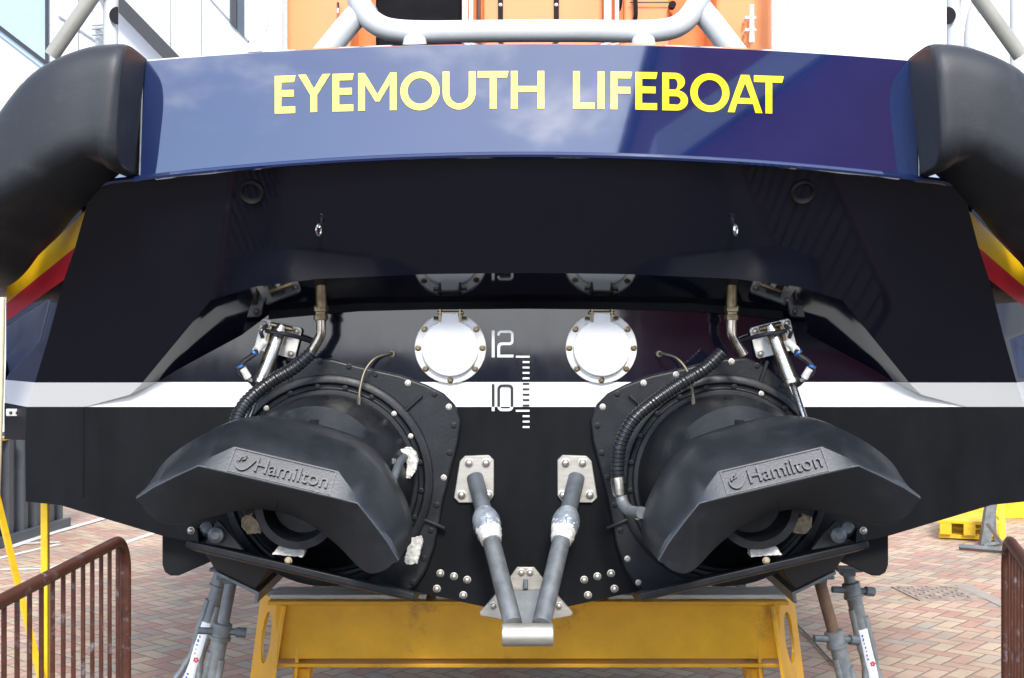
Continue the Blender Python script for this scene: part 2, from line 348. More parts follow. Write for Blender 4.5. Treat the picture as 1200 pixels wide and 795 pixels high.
for i in range(1, 9):
    for j in range(1, 9):
        if (i+j) % 2: continue
        f = lambda u, v: c0.lerp(c1, u).lerp(c3.lerp(c2, u), v)
        u, v = i/9.5, j/9.5; p = [f(u-.04, v-.05), f(u+.05, v-.05), f(u+.05, v+.04), f(u-.04, v+.04)]
        cv.prism([Vector((k.x, k.y, .0065)) for k in p], (0, 0, .006))
tag(cv.build('drain_cover', 'cover', smooth=0), 'worn brown drain cover set flush in the brick paving', 'drain cover')

rd = MB(); rd.face((-60, -9, .006), (60, -9, .006), (60, .3, .006), (-60, .3, .006)); struct(rd.build('bounce_strip', 'bounce_ground', smooth=0))  # unseen darker ground, added to darken reflections and bounce at the stern
rd = MB(); rd.face((-399, -599, .006), (399, -599, .006), (399, -9, .006), (-399, -9, .006)); struct(rd.build('road', 'reflect_ground', smooth=0))  # unseen dark ground, added for a darker reflection in the transom
# ================================================================== LIFEBOAT
boat = thing('lifeboat', 'navy and orange lifeboat seen from its stern, propped up on stands', 'lifeboat')
nO = Vector((0, .842, .55)).normalized(); cO = nO.dot(Vector((0, 0, 1.488)))       # sloping aft face
O = lambda x, y: RAY(x, y, nO, cO)
T = lambda x, y: P(x, y, 0)
hb = MB()
def both(*pts):
    hb.face(*pts); hb.face(*[MX(p) for p in reversed(pts)])
def ctr(v): return Vector((0, v.y, v.z))
lipx = [617, 540, 470, 400, 330, 265, 210, 165, 135, 105]
lipy = lambda x: 181 + 27*((x-617)/452)**2 + (max(0, 165-x)/60)**1.5*5
lip = [O(x, lipy(x)) for x in lipx]; lip[0] = ctr(lip[0])
F1 = O(247, 352)
front = [F1, O(300, 336), O(373, 327), O(500, 321.5), ctr(O(616, 320))]
back = [T(183, 449), T(207, 434), T(283, 393), T(318, 367), T(420, 358), ctr(T(616, 355))]
edge = [O(105, 222), O(100, 247), O(88, 290), O(75, 328), O(57, 395), O(42, 445), P(31, 478, 0), P(29.5, 516, 0)]
edge[0] = lip[-1]
Gp = T(95, 478.2)
a1, a2 = O(165, 451), O(152, 463)
both(*(lip + edge[1:7] + [Gp, a2, a1] + front))
both(F1, a1, back[0]); both(a1, a2, back[0]); both(a2, Gp, back[0])
# recess roof
both(F1, back[0], back[1]); both(F1, back[1], back[2]); both(F1, back[2], front[1]); both(front[1], back[2], back[3]); both(front[1], back[3], front[2])
both(front[2], back[3], back[4]); both(front[2], back[4], front[3]); both(front[3], back[4], back[5]); both(front[3], back[5], front[4])
bot = [P(30, 588, 0), P(70, 592, 0), P(190, 628, 0), ctr(P(616, 722, 0))]
both(*([edge[6], edge[7]] + bot + list(reversed(back)) + [Gp]))
# quarter panel
outer = [P(10, 300, .30), P(8, 335, .32), P(7, 356, .33), P(7, 377, .33), P(7, 420, .34), P(6, 448, .35), P(5, 478, .35), P(5, 515, .35)]
mats_q = [0, 1, 2, 0, 0, 0, 0]
for i in range(7):
    hb.cur = mats_q[i]; both(edge[i], outer[i], outer[i+1], edge[i+1])
hb.cur = 0
ob = Vector((bot[0].x+.02, .35, bot[0].z+.01)); os_ = Vector((edge[7].x+.01, .35, edge[7].z))
both(edge[7], outer[7], os_)
both(edge[7], os_, ob, bot[0])
def st(Y, xs, zs): return [Vector((-x, Y, z)) for x, z in zip(xs, zs)]
s0 = [Vector((0, .35, .735)), ob, os_, outer[7], outer[6], outer[4], outer[0], Vector((-1.92, .35, 2.30)), Vector((-1.6, .35, 2.56))]
secs = [s0,
 st(2.5, (0, 1.86, 1.90, 2.06, 2.12, 2.20, 2.26, 2.22, 1.75), (.745, 1.16, 1.38, 1.40, 1.47, 1.66, 2.05, 2.38, 2.60)),
 st(6.0, (0, 1.84, 1.88, 2.02, 2.08, 2.20, 2.27, 2.24, 1.85), (.75, 1.22, 1.42, 1.44, 1.52, 1.75, 2.20, 2.48, 2.70)),
 st(9.5, (0, 1.35, 1.40, 1.55, 1.62, 1.80, 2.00, 1.98, 1.60), (.78, 1.42, 1.58, 1.60, 1.68, 1.95, 2.48, 2.70, 2.90)),
 st(12.0, (0, .58, .62, .70, .75, .92, 1.15, 1.12, .9), (1.05, 1.75, 1.88, 1.90, 1.98, 2.25, 2.80, 2.98, 3.1)),
 st(13.6, (0, .04, .045, .05, .06, .07, .09, .08, .05), (2.3, 2.42, 2.46, 2.5, 2.6, 2.75, 3.15, 3.25, 3.3))]
for a, c in zip(secs[:-1], secs[1:]):
    for i in range(8): both(a[i], c[i], c[i+1], a[i+1])
    both(a[8], c[8], ctr(c[8])+Vector((0, 0, .05)), ctr(a[8])+Vector((0, 0, .05)))
both(bot[3], bot[2], s0[0]); both(bot[2], ob, s0[0]); both(bot[2], bot[1], ob); both(bot[1], bot[0], ob)
both(lip[-1], s0[7], outer[0]); both(lip[-1], lip[-4], s0[8], s0[7])
hull = hb.build('hull', ['hull', 'stripe_y', 'stripe_r'], boat, smooth=18)
# rubber lip over the recess
lb = MB()
bl = [T(316, 368), T(340, 365.5), T(420, 358.5), T(500, 356.5), ctr(T(616, 355.5))]
bl = bl + [MX(p) for p in reversed(bl[:-1])]
for p, q in zip(bl[:-1], bl[1:]):
    dz = Vector((0, 0, -.020)); up = Vector((0, 0, .012))
    lb.prism([p+up, q+up, q+dz, p+dz], (0, -.022, 0))
lb.build('rubber_lip', 'dark', boat, smooth=20)
# seams on the boot top
for s in (-1,):
    sm = MB(); a = T(97, 480); sm.prism([Vector((s*abs(a.x)-.004, 0, a.z)), Vector((s*abs(a.x)+.004, 0, a.z)), Vector((s*abs(a.x)+.004, 0, 1.16)), Vector((s*abs(a.x)-.004, 0, 1.16))], (0, -.004, 0)); sm.build('weld_seam', 'hull', boat)
# ---------------------------------------------------------------- stern name panel
TILT = .030
nP = Vector((0, -1, TILT/.37)).normalized(); pB = Vector((0, -.556, 2.335)); cP = nP.dot(pB)
PN = lambda x, y, off=0: RAY(x, y, nP, cP) + nP*off
pb = MB(); rows = []
for t in (0, .2, .4, .6, .8, 1):
    row = []
    for k in range(25):
        u = k/24*2-1
        x_b, y_b = 619+u*456, 178+28*u*u
        x_t, y_t = 622+u*451, 52+20*u*u
        p = PN(x_b*(1-t)+x_t*t, y_b*(1-t)+y_t*t)
        row.append(p)
    rows.append(row)
top2 = [p + Vector((0, .03, .012)) for p in rows[-1]]; top3 = [p + Vector((0, .12, .012)) for p in rows[-1]]
bt = [p + Vector((0, .10, 0)) for p in rows[0]]
pb.rings(rows + [top2, top3, bt, rows[0]], cap=False, close=False)
pb.face(*([r[0] for r in rows]+[top2[0], top3[0], bt[0]])); pb.face(*([r[-1] for r in rows]+[top2[-1], top3[-1], bt[-1]]))
panel = pb.build('stern_panel', 'navy', boat, smooth=30)
lp = MB(); path = [PN(619+u/20*456, 180.5+28*(u/20)**2)+Vector((0, -.004, -.004)) for u in range(-20, 21)]
e0 = O(104, 223)+Vector((0, -.004, .004))
path = [e0, O(134, 214.5)+Vector((0, -.006, .004))] + path + [MX(O(134, 214.5))+Vector((0, -.006, .004)), MX(e0)]
lp.tube(path, .0105, 8); lp.build('rubbing_strake', 'navy', boat)
# seams beside the panel
for s in (0, 1):
    q = MB(); x0, y0, x1, y1 = (164, 206, 168, 73) if not s else (1076.5, 207, 1076, 73)
    q.tube([PN(x0, y0, .004), PN(x1, y1, .004)], .003, 6); q.build('edge_trim', 'galv', boat)
# letters (traced outline in panel plane)
def arc(cx, cy, rx, ry, a0, a1, n=24): return [(cx+rx*math.cos(math.radians(a0+(a1-a0)*i/n)), cy+ry*math.sin(math.radians(a0+(a1-a0)*i/n))) for i in range(n+1)]
def glyph(ch, w, h, s):                       # y up, box w x h, stroke s
    if ch == 'E': return [[(0,0),(w,0),(w,s),(s,s),(s,h*.44),(w*.93,h*.44),(w*.93,h*.44+s),(s,h*.44+s),(s,h-s),(w*.95,h-s),(w*1.02,h),(0,h)]]
    if ch == 'F': return [[(0,0),(s,0),(s,h*.42),(w*.93,h*.42),(w*.93,h*.42+s),(s,h*.42+s),(s,h-s),(w*.95,h-s),(w*1.02,h),(0,h)]]
    if ch == 'L': return [[(0,0),(w,0),(w,s*.95),(s,s*.95),(s,h),(0,h)]]
    if ch == 'I': return [[(0,0),(w,0),(w,h),(0,h)]]
    if ch == 'H': return [[(0,0),(s,0),(s,h*.44),(w-s,h*.44),(w-s,0),(w,0),(w,h),(w-s,h),(w-s,h*.44+s*.9),(s,h*.44+s*.9),(s,h),(0,h)]]
    if ch == 'T': c = w/2; return [[(c-s/2,0),(c+s/2,0),(c+s/2,h-s),(w*.94,h-s),(w,h),(0,h),(0,h-s),(c-s/2,h-s)]]
    if ch == 'Y': c = w/2-.5; return [[(c-s/2,0),(c+s/2,0),(c+s/2,h*.45),(w,h),(w-s*1.15,h),(c,h*.62),(s*1.15,h),(0,h),(c-s/2,h*.45)]]
    if ch == 'M': c = w/2; return [[(0,0),(s,0),(s,h*.70),(c-s*.3,h*.24),(c+s*.3,h*.24),(w-s,h*.70),(w-s,0),(w,0),(w,h),(w-s*.95,h),(c,h*.43),(s*.95,h),(0,h)]]
    if ch == 'O': return [arc(w/2,h/2,w/2,h/2+.6,0,360,48)[:-1], arc(w/2,h/2,w/2-s*1.08,h/2-s*.9,0,360,48)[:-1]]
    if ch == 'U':
        r = w/2; return [[(0,h)]+arc(r,r,r,r+.4,180,360)+[(w,h),(w-s,h)]+arc(r,r,r-s,r-s*.85,360,180)+[(s,h)]]
    if ch == 'A':
        c = w/2; t = s*.62; return [[(0,0),(s*1.05,0),(w*.27,h*.235),(w*.73,h*.235),(w-s*1.05,0),(w,0),(c+t,h),(c-t,h)],
                [(w*.335,h*.235+s*.85),(w*.665,h*.235+s*.85),(c,h*.78)]]
    if ch == 'B':
        h2 = h*.53
        o = [(0,0),(w*.55,0)]+arc(w*.55,h2/2+.2,w*.45,h2/2+.2,-90,78,16)+arc(w*.48,(h+h2)/2,w*.40,(h-h2)/2,-62,90,14)+[(0,h)]
        i1 = [(s,s*.9),(w*.53,s*.9)]+arc(w*.53,h2/2,w*.45-s,h2/2-s*.85,-90,90,14)+[(s,h2-s*.85)]
        i2 = [(s,h2+s*.15),(w*.46,h2+s*.15)]+arc(w*.46,(h+h2)/2-s*.4,w*.40-s,(h-h2)/2-s*.5,-90,90,12)+[(s,h-s*.9)]
        return [o,i1,i2]
spec = [('E',322.1,346.2,133.4),('Y',349.6,387.3,131.8),('E',389.8,414.2,131),('M',419.9,464.9,130),('O',469.2,515.4,129.2),('U',518.8,557.3,128.5),('T',559.8,596.1,128),('H',598.7,637.8,127.8),
        ('L',671.5,696.8,128.1),('I',700.3,708.3,128.3),('F',715.5,740.3,128.7),('E',744.5,769.9,129.2),('B',776,806.1,130),('O',808.8,854.7,131.2),('A',852.5,893.3,132.5),('T',883.2,918.4,133.5)]
for ch, x0, x1, yb in spec:
    vs, fs = outline_mesh(glyph(ch, x1-x0, 44.2, 7.9))
    sl = 2*6.1e-5*((x0+x1)/2-619)
    q = MB(); q.add([PN(x0+u, yb-v+sl*(u-(x1-x0)/2), .003) for u, v in vs], fs)
    q.build('letter', 'yellow_sig', panel, smooth=0, recalc=False)
# ---------------------------------------------------------------- draught marks
def dm(loops):
    vs, fs = outline_mesh(loops); q = MB(); q.add([P(x, y, -.004) for x, y in vs], fs); return q
def rect(x0, y0, x1, y1): return [(x0,y0),(x1,y0),(x1,y1),(x0,y1)]
k = dm([rect(576.3, 387.5, 579.6, 419)]); k.build('draught_figure', 'draught', boat, smooth=0, recalc=False)
two = [(582.8,392.5)]+arc(587.5,392.2,4.7,4.7,180,270,6)+arc(597.0,392.2,4.7,4.7,270,360,6)+[(601.7,399.5)]+arc(597.0,399.9,4.7,4.7,0,90,6)+[(589.2,404.6)]+arc(589.2,407.8,3.2,3.2,270,180,5)[:]+[(586,415.9),(601.7,415.9),(601.7,419),(582.8,419),(582.8,407)]+arc(588.2,406.4,5.4,5.0,180,270,6)+[(597,401.4)]+arc(597.0,399.4,1.9,2.0,90,0,5)+[(598.9,392.8)]+arc(597,392.2,1.9,1.9,0,-90,5)+arc(587.5,392.2,1.9,1.9,270,180,5)+[(585.6,393.4),(582.8,393.4)]
k = dm([two]); k.build('draught_figure', 'draught', boat, smooth=0, recalc=False)
k = dm([rect(576.3, 450.3, 579.6, 482)]); k.build('draught_figure', 'draught', boat, smooth=0, recalc=False)
def rr(x0, y0, x1, y1, r): return arc(x1-r,y1-r,r,r,0,90,5)+arc(x0+r,y1-r,r,r,90,180,5)+arc(x0+r,y0+r,r,r,180,270,5)+arc(x1-r,y0+r,r,r,270,360,5)
k = dm([rr(582.8,450.6,601.6,482,5.5), rr(586,453.7,598.4,478.9,2.8)]); k.build('draught_figure', 'draught', boat, smooth=0, recalc=False)
q = MB()
for i in range(14):
    y = 418.2 + i*6.34; x0 = 604.5 if i in (0, 10) else 612.5
    q.face(P(x0, y-1.1, -.004), P(620.5, y-1.1, -.004), P(620.5, y+1.1, -.004), P(x0, y+1.1, -.004))
q.build('draught_scale', 'draught', boat, smooth=0, recalc=False)

# ---------------------------------------------------------------- fenders
def fender(s):
    px = [(153, 133, -.60), (128, 132, -.60), (98, 142, -.60), (70, 169, -.585), (38, 206, -.55), (3, 250, -.47), (-40, 296, -.32)]
    k0 = P(*px[0]); pts = [Vector((-1.245, -.60, k0.z))] + [P(*p) for p in px[1:]] + [(-2.22,.25,2.02),(-2.30,1.2,2.06),(-2.34,2.5,2.12),(-2.36,4.5,2.22),(-2.32,6.5,2.32)]
    path = smoothpath(pts, 8); path = [path[0], path[0].lerp(path[1], .15), path[0].lerp(path[1], .4), path[0].lerp(path[1], .7)] + path[1:]
    rs = []; n = 44
    L = [0]
    for a, c in zip(path[:-1], path[1:]): L.append(L[-1]+(c-a).length)
    for i, p in enumerate(path):
        t = (path[min(i+1, len(path)-1)]-path[max(i-1, 0)]).normalized()
        sd = Vector((t.y, -t.x, 0)).normalized(); up = sd.cross(t); up = up if up.z > 0 else -up
        e = min(1, L[i]/.035); sc = .90+.10*math.sqrt(max(0, 1-(1-e)**2))
        w, h = .185, .203 - .088*min(1, L[i]/.5)
        ring = []
        for k in range(n):
            an = 2*PI*k/n; c, si = math.cos(an), math.sin(an); ex = .48
            ring.append(p + sd*math.copysign(abs(c)**ex, c)*w*sc + up*math.copysign(abs(si)**ex, si)*h*sc)
        rs.append(ring)
    q = MB(); q.rings(rs)
    if s > 0: q = q.mirror()
    fo = q.build('fender', 'rubber', boat, smooth=50)
    return fo
fender(-1); fender(1)

# ---------------------------------------------------------------- exhaust flaps
def flap(px, py=408):
    c = P(px, py, 0)
    q = MB(); q.lathe(c, (0, -1, 0), [(.130, -.002), (.130, .012), (.127, .015), (.105, .015)], 56)
    fl = q.build('exhaust_flap', 'white_flange', boat, smooth=40)
    q = MB(); R = .103; w = .030; hgt = .128
    poly = [(R*math.sin(a), R*math.cos(a)) for a in [math.radians(20+320*i/44) for i in range(45)]]
    poly = [(w, hgt), (w+.004, .112)] + poly + [(-w-.004, .112), (-w, hgt)]
    q.prism([c+Vector((x, -.016, z)) for x, z in poly], (0, -.022, 0))
    q.build('lid', 'white_lid', fl, smooth=30, bevel=.004)
    q = MB(); q.tube([c+Vector((-.046, -.030, .128)), c+Vector((.046, -.030, .128))], .0065, 10)
    for sx in (-1, 1):
        q.box(c+Vector((sx*.036, -.028, .118)), (.006, .028, .045))
        q.box(c+Vector((sx*.050, -.019, .108)), (.022, .008, .014))
        q.tube([c+Vector((sx*.043, -.024, .109)), c+Vector((sx*.060, -.024, .109))], .006, 8)
    q.build('hinge', 'brass', fl, smooth=30)
    for a in (54, 90, 130, 180, 230, 270, 306):
        bolt(fl, c+Vector((.1175*math.sin(math.radians(a)), -.015, .1175*math.cos(math.radians(a)))), r=.0078, m='brass', dome=False)
flap(528); flap(704.5)

# ---------------------------------------------------------------- water jets
ROLL = math.radians(13.3)
def loc(s):
    U = Vector((math.cos(ROLL), 0, -math.sin(ROLL))); W = Vector((math.sin(ROLL), 0, math.cos(ROLL)))
    return U, W
U, W = loc(-1); A = Vector((0, 1, 0))
def put(q, s): return q if s < 0 else q.mirror()
def jet(s):
    # mounting plate, traced on the transom
    out = [(300,470),(308,452),(330,432),(357,419),(390,421),(425,430),(470,440),(500,451),(520,461),(533,474),(540,492),(538,515),(530,545),(520,585),(510,640),(500,668),(490,684),(478,694),(440,690),(330,655),(280,630),(285,560)]
    def pl(off, g=1.0): return [P(395+(x-395)*g, 565+(y-565)*g, off) for x, y in out]
    q = MB(); q.rings([pl(-.001), pl(-.024), pl(-.030, .985)])
    ax = A
    C = P(384, 563, -.03)
    # raised ring and web ribs
    q.lathe(C, (0, -1, 0), [(.385, 0), (.385, .012), (.372, .020), (.355, .020), (.350, .006), (.335, .004), (.33, .02), (.30, .022)], 64)
    for an in (-58, -20, 18, 48, 80, 112):
        d = Vector((math.sin(math.radians(an)), 0, math.cos(math.radians(an)))); p = C + d*.42
        R = Matrix((( d.z, 0, d.x), (0, 1, 0), (-d.x, 0, d.z)))
        if an in (48, 112, -20): q.box(p + Vector((0, -.006, 0)), (.012, .02, .085), R)
    fl = put(q, s).build('jet_mounting', 'jet', boat, smooth=32, bevel=.003)
    bl = [(318,452),(345,429),(375,424),(409,430),(440,439),(478,449),(509,462),(526,477),(532,499),(527,531),(520,560),(512,592),(505,622),(497,655),(484,683)]
    for x, y in bl:
        p = P(x, y, -.030); p = p if s < 0 else MX(p)
        bolt(fl, p, r=.0075, m='boltsteel' if random.random() < .25 else 'jet', dome=False)
    for an in range(-40, 150, 17):
        d = Vector((math.sin(math.radians(an)), 0, math.cos(math.radians(an)))); p = C + d*.343 + Vector((0, -.012, 0)); p = p if s < 0 else MX(p)
        bolt(fl, p, r=.0065, m='boltsteel' if random.random() < .35 else 'jet', dome=False)
    # housing cone and steering nozzle
    q = MB()
    c0 = C; c1 = P(368, 560, -.30); c2 = P(352, 592, -.44)
    prof = [(C, .318), (C+Vector((0, -.05, 0)), .312), (C.lerp(c1, .55), .29), (c1, .245), (c1.lerp(c2, .5), .19), (c2, .145), (c2+Vector((0, -.06, 0)), .138), (c2+Vector((0, -.062, 0)), .112), (c2+Vector((0, .06, 0)), .10)]
    n = 48
    q.rings([[c + Vector((math.cos(2*PI*k/n)*r, 0, math.sin(2*PI*k/n)*r)) for k in range(n)] for c, r in prof])
    # stiffening ridge on top and cheek lugs
    q.prism([P(376, 464, -.20), P(385, 465, -.20), P(371, 500, -.37), P(359, 500, -.37)], (0, .03, -.02))
    for sx in (-1, 1):
        p = c2 + U*(sx*.19) + Vector((0, .1, 0)); q.lathe(p - U*sx*.06, U*sx, [(.075, 0), (.075, .08), (.06, .095)], 20)
    put(q, s).build('jet_nozzle', 'jet', boat, smooth=35)
    q = MB(); q.prism([P(326, 641, -.46), P(340, 637, -.46), P(357, 645, -.46), P(355, 653, -.46), P(319, 650, -.46)], (0, .05, 0))
    crusty(put(q, s).build('zinc_anode', 'anode', boat, smooth=30))
    q = MB(); q.prism([P(283, 607, -.34), P(294, 604, -.34), P(303, 612, -.34), P(306, 625, -.34), P(291, 626, -.34), P(283, 618, -.34)], (0, .06, 0))
    crusty(put(q, s).build('zinc_anode', 'anode_tan', boat, smooth=30))
    # bucket
    def sym(us, ws, a): return [(-u, w, a) for u, w in reversed(list(zip(us, ws))[1:])] + [(u, w, a) for u, w in zip(us, ws)]
    O0 = P(325.5, 568.2, -.75)
    rails = [
        [(u, w, a) for u, w, a in sym((0,.10,.205,.30,.355,.385,.40), (-.015,-.03,-.08,-.13,-.165,-.18,-.175), .42)],
        [(u, w, .17-.17*max(0, (abs(u)-.2)/.21)**1.3) for u, w, a in sym((0,.10,.205,.285,.335,.375,.402), (-.110,-.125,-.172,-.210,-.214,-.188,-.152), .17)],
        [(u, w, a) for u, w, a in sym((0,.10,.18,.25,.31,.366,.410), (-.006,-.006,-.006,-.006,-.054,-.101,-.146), .004)],
        [(u, w, a) for u, w, a in sym((0,.10,.18,.25,.31,.366,.412), (0,0,0,0,-.047,-.094,-.141), 0)],
    ]
    t1 = []
    for u, w, a in sym((0,.085,.165,.254,.318,.378,.415), (.077,.077,.077,.008,-.038,-.088,-.135), 0):
        t1.append((u, w, .045 if abs(u) < .2 else .012))
    rails.append(t1)
    t15 = []
    for u, w, a in sym((0,.088,.172,.262,.330,.386,.424), (.086,.085,.083,.030,-.022,-.077,-.131), 0):
        t15.append((u, w, .058 if abs(u) < .2 else .035))
    rails.append(sym((0,.095,.195,.282,.362,.408,.417), (.150,.150,.142,.088,.010,-.062,-.138), .17))
    rails.append(sym((0,.095,.195,.282,.366,.410,.417), (.168,.166,.150,.096,.008,-.064,-.145), .30))
    rails.append(sym((0,.095,.19,.275,.360,.402,.420), (.170,.166,.148,.092,.0,-.07,-.15), .42))
    rails.append(sym((0,.095,.19,.265,.32,.365,.40), (.162,.158,.138,.082,.0,-.075,-.16), .445))
    q = MB()
    def W3(p): return O0 + U*p[0] + W*p[1] + A*p[2]
    def resamp(r, smooth, k=4):
        if smooth: return smoothpath(r, k)
        return [Vector(r[i]).lerp(Vector(r[i+1]), j/k) for i in range(len(r)-1) for j in range(k)] + [Vector(r[-1])]
    rails = [resamp(r, i > 4 or i < 2) for i, r in enumerate(rails)]
    q.rings([[W3(p) for p in r] for r in rails], cap=False, close=False)
    nB = len(rails[0])
    for i in range(nB-1):
        q.face(W3(rails[-1][i]), W3(rails[-1][i+1]), W3(rails[0][i+1]), W3(rails[0][i]))
    # rib down the middle of the lower face
    q.prism([W3((.006, -.012, .016)), W3((.012, -.012, .016)), W3((-.008, -.098, .148)), W3((-.016, -.098, .148))], (0, .03, 0))
    bk = put(q, s).build('deflector_bucket', 'bucket', boat, smooth=28, bevel=.005)
    # raised label: frame, swoosh and name on the sloping label face
    def LF(x, y, off):           # x across label, y up label (0..1)
        e = W3((0, .002, .002)); t = W3((0, .076, .044)); up = (t-e)
        nrm = up.cross(U).normalized(); nrm = nrm if nrm.y < 0 else -nrm
        p = e + up*y; p = p + U*x
        if s > 0:                # mirrored jet carries its name the right way round
            e2, up2, U2, n2 = MX(e), MX(up), -MX(U), MX(nrm)
            return e2 + up2*y + U2*x + n2*off
        return p + nrm*off
    q = MB()
    fw = .0035
    for (x0, x1, y0, y1) in ((-.162, .162, .94, .99), (-.162, .162, .03, .07), (-.162, -.158, .07, .94), (.158, .162, .07, .94)):
        q.rings([[LF(x0, y0, .0), LF(x1, y0, .0), LF(x1, y1, .0), LF(x0, y1, .0)], [LF(x0, y0, .004), LF(x1, y0, .004), LF(x1, y1, .004), LF(x0, y1, .004)]])
    vs, fs = text_mesh('Hamilton', 1, .004, .01)
    xa = min(v[0] for v in vs); xb = max(v[0] for v in vs); ya = min(v[1] for v in vs); yb = max(v[1] for v in vs)
    q.add([LF(-.082+(v[0]-xa)/(xb-xa)*.228, .22+(v[1]-ya)/(yb-ya)*.56, (.011 if v[2] > 0 else -.002)) for v in vs], fs)
    def stroke(pts, wd):
        L, R = [], []
        for i, p in enumerate(pts):
            a, c = pts[max(i-1, 0)], pts[min(i+1, len(pts)-1)]; dx, dy = c[0]-a[0], c[1]-a[1]; l = math.hypot(dx, dy); w = wd[i]/2
            L.append((p[0]-dy/l*w, p[1]+dx/l*w)); R.append((p[0]+dy/l*w, p[1]-dx/l*w))
        sc = .082
        for i in range(len(pts)-1):
            a = [L[i], L[i+1], R[i+1], R[i]]
            q.rings([[LF(x, y/sc, -.001) for x, y in a], [LF(x, y/sc, .011) for x, y in a]])
    sw = [(-.143, .043), (-.143, .032), (-.137, .022), (-.127, .016), (-.115, .017), (-.104, .026), (-.094, .040), (-.086, .053)]
    stroke([(p.x, p.y) for p in smoothpath([(x, y, 0) for x, y in sw], 3)], [.002+.006*min(1, i/6)*(1 if i < 12 else max(.35, 1-(i-12)/14)) for i in range(22)])
    hook = [(-.135, .040), (-.133, .050), (-.126, .056), (-.121, .054), (-.117, .060)]
    stroke([(p.x, p.y) for p in smoothpath([(x, y, 0) for x, y in hook], 3)], [.005]*13)
    stroke([(-.128, .044), (-.119, .050), (-.117, .061)], [.003, .006, .003])
    q.build('raised_name', 'bucket', bk, smooth=30)
    # trim plate below the jet
    q = MB(); a, c = P(219, 634, -.50), P(486, 696, -.50); a2_, c2_ = P(228, 632, -.02), P(492, 694, -.02)
    dn = -W*.022
    q.rings([[a, a+dn, c+dn, c], [a2_, a2_+dn, c2_+dn, c2_]])
    tp = put(q, s).build('trim_plate', 'jet', boat, smooth=20, bevel=.003)
    q = MB(); q.rings([[a+dn*1.1+U*.01+A*.01, a+dn*1.7+U*.03+A*.05, c+dn*1.7-U*.03+A*.05, c+dn*1.1-U*.01+A*.01], [a2_+dn*1.1, a2_+dn*1.7, c2_+dn*1.7, c2_+dn*1.1]])
    put(q, s).build('plate_underside', 'brownplate', tp, smooth=20)  # brown reflected light under the plate is put into the colour
    q = MB()
    p0 = P(226, 620, -.42)
    q.prism([P(222, 634, -.45), P(226, 618, -.45), P(231, 620, -.45), P(233, 637, -.45)], (0, .10, 0))
    q.prism([P(254, 610, -.44), P(258, 612, -.44), P(285, 645, -.44), P(240, 637, -.44)], (0, .02, 0))
    put(q, s).build('hinge_bracket', 'jet', tp, smooth=20, bevel=.002)
    q = MB(); q.lathe(P(243, 621, -.40), (.2, -1, .3), [(.024, -.05), (.024, .03), (.018, .04), (.008, .042)], 20); q.lathe(P(255, 626, -.44), (0, -1, 0), [(.026, 0), (.026, .03), (.012, .04)], 20)
    put(q, s).build('hinge_pin', 'galvdark', tp, smooth=35)
    bp = P(224, 622, -.46); bolt(tp, bp if s < 0 else MX(bp), r=.010, m='boltsteel')
    bp = P(338, 657, -.47); bolt(tp, bp if s < 0 else MX(bp), d=(0, -1, -.1), r=.010, m='anode_tan')
    # bilge fin
    q = MB(); q.prism([P(190, 618, .12), P(190, 662, .12), P(193, 671, .12), P(200, 675, .12), P(209, 675, .12), P(262, 652, .12), P(262, 630, .12)], (0, .05, 0))
    put(q, s).build('bilge_fin', 'black', boat, smooth=25, bevel=.004)
    # hydraulic ram with its foot plate
    cpl = P(326, 397, -.026); Rr = Matrix.Rotation(math.radians(14), 3, 'Y')
    q = MB(); poly = [(-.076,-.050),(-.076,.050),(-.068,.058),(.068,.058),(.076,.050),(.076,-.050),(.068,-.058),(-.068,-.058)]
    q.prism([cpl + Rr @ Vector((x, .01, z)) for x, z in poly], (0, -.012, 0))
    ram = put(q, s).build('ram_foot', 'white_flange', boat, smooth=30, bevel=.002)
    for x, z in ((-.060,-.042),(-.060,.042),(.060,-.042),(.060,.042)):
        p = cpl + Rr @ Vector((x, -.004, z)); bolt(ram, p if s < 0 else MX(p), r=.011, m='boltsteel')
    q = MB(); p1 = P(330, 383, -.07); p2 = P(304, 450, -.14); p3 = P(292, 488, -.22)
    for sx in (-1, 1): q.box(cpl + Rr @ Vector((sx*.022-.004, -.03, .012)), (.010, .07, .055), Rr)
    q.tube([p1 - U*.04, p1 + U*.04], .010, 10)
    put(q, s).build('ram_clevis', 'brass', ram, smooth=30)
    q = MB(); q.tube([p1, p1.lerp(p2, .06), p1.lerp(p2, .07), p1.lerp(p2, .93), p1.lerp(p2, .94), p2], [.020, .020, .025, .025, .029, .029], 20)
    put(q, s).build('ram_cylinder', 'steel', ram, smooth=35)
    q = MB(); q.tube([p2, p3, p3.lerp(p3+(p3-p2), .5)], .0115, 12); put(q, s).build('ram_rod', 'chrome', ram)
    q = MB(); hp = smoothpath([P(306, 404, -.15), P(297, 416, -.19), P(286, 424, -.20), P(281, 434, -.20), P(287, 441, -.19), P(294, 447, -.17), P(300, 452, -.15)], 5)
    q.tube(hp, .0095, 10); put(q, s).build('ram_hose', 'hose', ram)
    q = MB(); q.tube([P(309, 402, -.13), P(300, 411, -.18)], .014, 12); put(q, s).build('hose_fitting', 'anode', ram, smooth=35)
    q = MB(); q.tube([P(284, 432, -.20), P(291, 443, -.19)], .0135, 12); q.tube([P(291, 443, -.19), P(297, 451, -.15)], .008, 10)
    put(q, s).build('hose_fitting', 'anode', ram, smooth=35)
    q = MB(); q.tube([P(298.5, 413, -.185), P(297, 415, -.187)], .0145, 12); q.tube([P(281.5, 428.5, -.2), P(282.5, 431, -.2)], .0145, 12)
    put(q, s).build('cable_tie', 'bluetie', ram)
